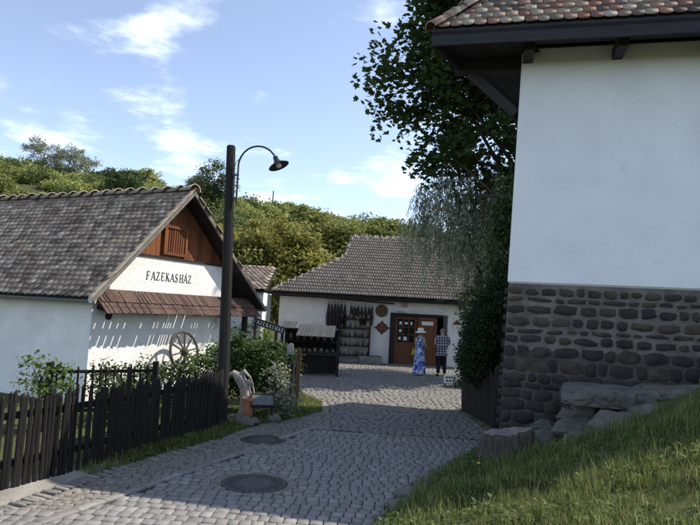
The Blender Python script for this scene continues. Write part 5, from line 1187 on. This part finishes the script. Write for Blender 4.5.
# ---- hillside: one mass of scrub, plus the trees that stand out on the crest
def hill_scrub(nm, count, lm, lb, hmin, hmax):
    P_, S_ = [], []
    for i in range(count):
        Y = random.uniform(50, 175) if random.random() < .75 else random.uniform(120, 160); X = random.uniform(-.75, .45) * Y
        if abs(X + 4) < 9 and Y < 52: continue
        h = random.uniform(hmin, hmax); n = int(330 + 110 * h); z = height(X, Y)
        d = rng.normal(size=(n, 3)); d /= np.linalg.norm(d, axis=1)[:, None]; d *= (.55 + .45 * rng.random((n, 1))); d[:, 2] = np.abs(d[:, 2])
        P_.append(np.array((X, Y, z)) + d * np.array((h * .95, h * .8, h)) + rng.normal(size=(n, 3)) * .15); S_.append(np.full(n, .46 if Y > 90 else .36))
    P_ = np.concatenate(P_); S_ = np.concatenate(S_)
    o = link(nm, leaves_mesh(nm, P_, S_ * (.6 + .8 * rng.random(len(S_))), LEAFQ, lm, (0, 0, 1), .3), (0, 0, 0))
    tag(o, lb, 'scrub', kind='stuff')
leafmat('leaf_thicket', [(.10, .135, .045), (.15, .18, .06), (.085, .115, .045)], .3, noise=(.12, .4))
hill_scrub('hillside_scrub', 680, 'leaf_hill', 'yellow green scrub covering the whole hillside', 1.3, 3.2)
hill_scrub('hillside_thicket', 200, 'leaf_thicket', 'darker green thickets dotted over the hillside scrub', 1.6, 4.2)
CREST = [(-79, 150, 9.0, 'leaf_silver', 'pale silvery tree at the far left of the hill crest'), (-71, 150, 8.6, 'leaf_silver', 'second silvery tree from the left on the hill crest'),
         (-63, 148, 5.0, 'leaf_dark', 'dark round tree right of the silvery pair on the crest'), (-55, 146, 5.0, 'leaf_walnut', 'low olive green tree on the crest left of centre'),
         (-49, 140, 5.6, 'leaf_hill', 'feathery pale tree above the pottery house ridge'), (-36, 140, 5.2, 'leaf_silver', 'greyish bushy tree on the crest left of the dark conical one'),
         (-46, 118, 7.0, 'leaf_dark', 'dark green tree lower on the slope above the roof'), (-29.5, 125, 9.5, 'leaf_dark', 'tall dark conical tree just right of the roof apex skyline'),
         (-33.5, 128, 6.5, 'leaf_silver', 'grey green tree beside the tall dark conical one'), (-16, 150, 5, 'leaf_hill', 'small bushy tree on the crest just right of the mast'),
         (-10, 120, 5, 'leaf_walnut', 'olive tree on the slope between mast and walnut trees')]
for i, (x, y, h, lm, lb) in enumerate(CREST):
    z = height(x, y); w = h * (.42 if 'conical' in lb else .62)
    make_tree('crest_tree', lb, (x, y, z), [(x, y, z + h * .55, w, w * .8, h * .42), (x + w * .5, y, z + h * .4, w * .7, w * .7, h * .32), (x - w * .2, y, z + h * .8, w * .5, w * .5, h * .24)], 60, 5000, h * .07, .40, LEAFQ, lm, .18, h * .6, group='trees along the hill crest', nbranch=12)

# ---- grass
def in_poly(x, y, poly):
    c = False; n = len(poly); j = n - 1
    for i in range(n):
        if (poly[i][1] > y) != (poly[j][1] > y) and x < (poly[j][0] - poly[i][0]) * (y - poly[i][1]) / (poly[j][1] - poly[i][1]) + poly[i][0]: c = not c
        j = i
    return c
def blades(name, pts, hs, ws, material, lean=.45):
    """pts (n,3); three-segment bent blades"""
    n = len(pts); a = rng.random(n) * 2 * np.pi; d = np.stack([np.cos(a), np.sin(a), 0 * a], 1); s_ = np.stack([-np.sin(a), np.cos(a), 0 * a], 1)
    L = lean * (.3 + rng.random(n)) * hs; U = np.array((0, 0, 1.0)); w = ws[:, None] / 2
    p0 = pts; p1 = pts + d * (L * .28)[:, None] + U * (hs * .55)[:, None]; p2 = pts + d * L[:, None] + U * (hs * (1 - .35 * lean * rng.random(n)))[:, None]
    V = np.stack([p0 - s_ * w, p0 + s_ * w, p1 - s_ * w * .8, p1 + s_ * w * .8, p2], 1).reshape(-1, 3); o = np.arange(n)[:, None] * 5
    return link(name, mesh_np(name, V, np.array([(0, 1, 3, 2)])[None].reshape(1, 4) + o, np.array([(2, 3, 4)]) + o, material), (0, 0, 0))
hp = [(RB(-.05, 0, 0).x, RB(-.05, 0, 0).y), (RB(9, 0, 0).x, RB(9, 0, 0).y), (RB(9, 7, 0).x, RB(9, 7, 0).y), (RB(-.05, 7, 0).x, RB(-.05, 7, 0).y)]
outcrop = [(2.45, 9.2), (2.5, 8.75), (2.75, 8.2), (3.0, 7.7), (3.4, 7.45), (4.1, 7.5), (4.8, 7.75), (6.6, 7.85), (6.6, 9), (2.6, 9.7)]
pts = []; hs = []; ws = []
while len(pts) < 100000:
    y = random.uniform(1.2, 10.4) if random.random() < .6 else random.uniform(2.4, 7.2); x = random.uniform(-1, 8.0)
    e = x - pl(y, EDGE_R)
    if e < .0 or x > 1.0 + .62 * y + 1.5: continue
    if in_poly(x, y, hp) or (x - 2.2) ** 2 + (y - 8.12) ** 2 < .1: continue
    cl = mnoise.noise(Vector((x * 1.1, y * 1.1, 5))); c2 = mnoise.noise(Vector((x * 4, y * 4, 9)))
    if in_poly(x, y, outcrop) and random.random() < .96: continue
    if e < .25 and random.random() < .45: continue
    if random.random() > .50 + .9 * c2 + .6 * cl: continue
    h = (.025 + .085 * random.random() ** 2) * (1 + 1.1 * max(0, cl + .3 * c2)); 
    if random.random() < .035: h *= random.uniform(1.5, 2.3)
    pts.append((x, y, height(x, y) - .012)); hs.append(h); ws.append(random.uniform(.004, .0085))
for _ in range(300):
    y = random.uniform(2.2, 8.8); x = pl(y, EDGE_R) + .1 + random.random() * 4.2
    if in_poly(x, y, hp) or in_poly(x, y, outcrop): continue
    for k in range(random.randint(18, 46)):
        q, w_ = x + random.gauss(0, .045), y + random.gauss(0, .045); pts.append((q, w_, height(q, w_) - .012)); hs.append(random.uniform(.06, .22)); ws.append(random.uniform(.005, .012))
g = blades('bank_grass', np.array(pts), np.array(hs), np.array(ws), 'grass_blade'); tag(g, 'short rough grass growing over the sloping bank', 'grass', kind='stuff')
pts, hs, ws = [], [], []
while len(pts) < 26000:
    r_ = random.random()
    if r_ < .62:       # verge between fence and kerb
        y = random.uniform(7.6, 12.6); a = pl(y, EDGE_L); x = a - .06 - random.random() ** 1.4 * .75
        if y < 8.2 and random.random() < .6: continue
        h = random.uniform(.04, .16)
    elif r_ < .78: y = random.uniform(12.2, 15.4); x = pl(y, EDGE_L) - random.random() * .55; h = random.uniform(.04, .12)
    elif r_ < .90: y = random.uniform(10.4, 14.5); x = pl(y, EDGE_R) + random.random() ** 1.5 * .35 - .05; h = random.uniform(.03, .10)
    else: y = random.uniform(7, 20); x = random.uniform(-7, -2.2); h = random.uniform(.06, .25)
    if r_ >= .90 and x > pl(y, EDGE_L) - .3: continue
    if random.random() > .6 + .7 * mnoise.noise(Vector((x * 3, y * 3, 2))): continue
    pts.append((x, y, height(x, y) - .012)); hs.append(h); ws.append(random.uniform(.006, .011))
g = blades('verge_grass', np.array(pts), np.array(hs), np.array(ws), 'grass_blade'); tag(g, 'patchy grass on the verge beside fence and kerb', 'grass', kind='stuff')
# broad-leaved weeds
pts = []; 
while len(pts) < 9000:
    if random.random() < .7:
        y = random.uniform(2.5, 10); x = pl(y, EDGE_R) + random.random() ** 1.3 * 3.2
        if in_poly(x, y, hp) or (in_poly(x, y, outcrop) and random.random() < .8) or mnoise.noise(Vector((x * 1.6, y * 1.6, 3))) < -.02: continue
    else:
        y = random.uniform(8.2, 12.6); x = pl(y, EDGE_L) - .08 - random.random() * .5
        if mnoise.noise(Vector((x * 2, y * 2, 3))) < 0: continue
    pts.append((x + jit(.05), y + jit(.05), height(x, y) + random.uniform(.01, .09)))
w_ = link('ground_weeds', leaves_mesh('ground_weeds', np.array(pts), .05 * (.5 + 1.2 * rng.random(len(pts)) ** 2), LEAFQ, 'weed_leaf', (0, 0, 1), .55), (0, 0, 0)); tag(w_, 'broad leaved weeds scattered through the grass', 'weeds', kind='stuff')
dz = height(1.6, 7.08); dl = thing('dandelion', (1.6, 7.08, dz), 'single yellow dandelion flower on the bank', 'flower')
mb = MB(); mb.tube([(1.6, 7.08, dz), (1.605, 7.08, dz + .10), (1.60, 7.07, dz + .17)], .003, 5); mb.build('stem', 'weed_leaf', dl)
mb = MB(); mb.lathe([(.006, 0), (.022, .008), (.018, .016), (.004, .018)], (1.60, 7.07, dz + .168), 10); mb.build('flower_head', 'yellow_cloth', dl)
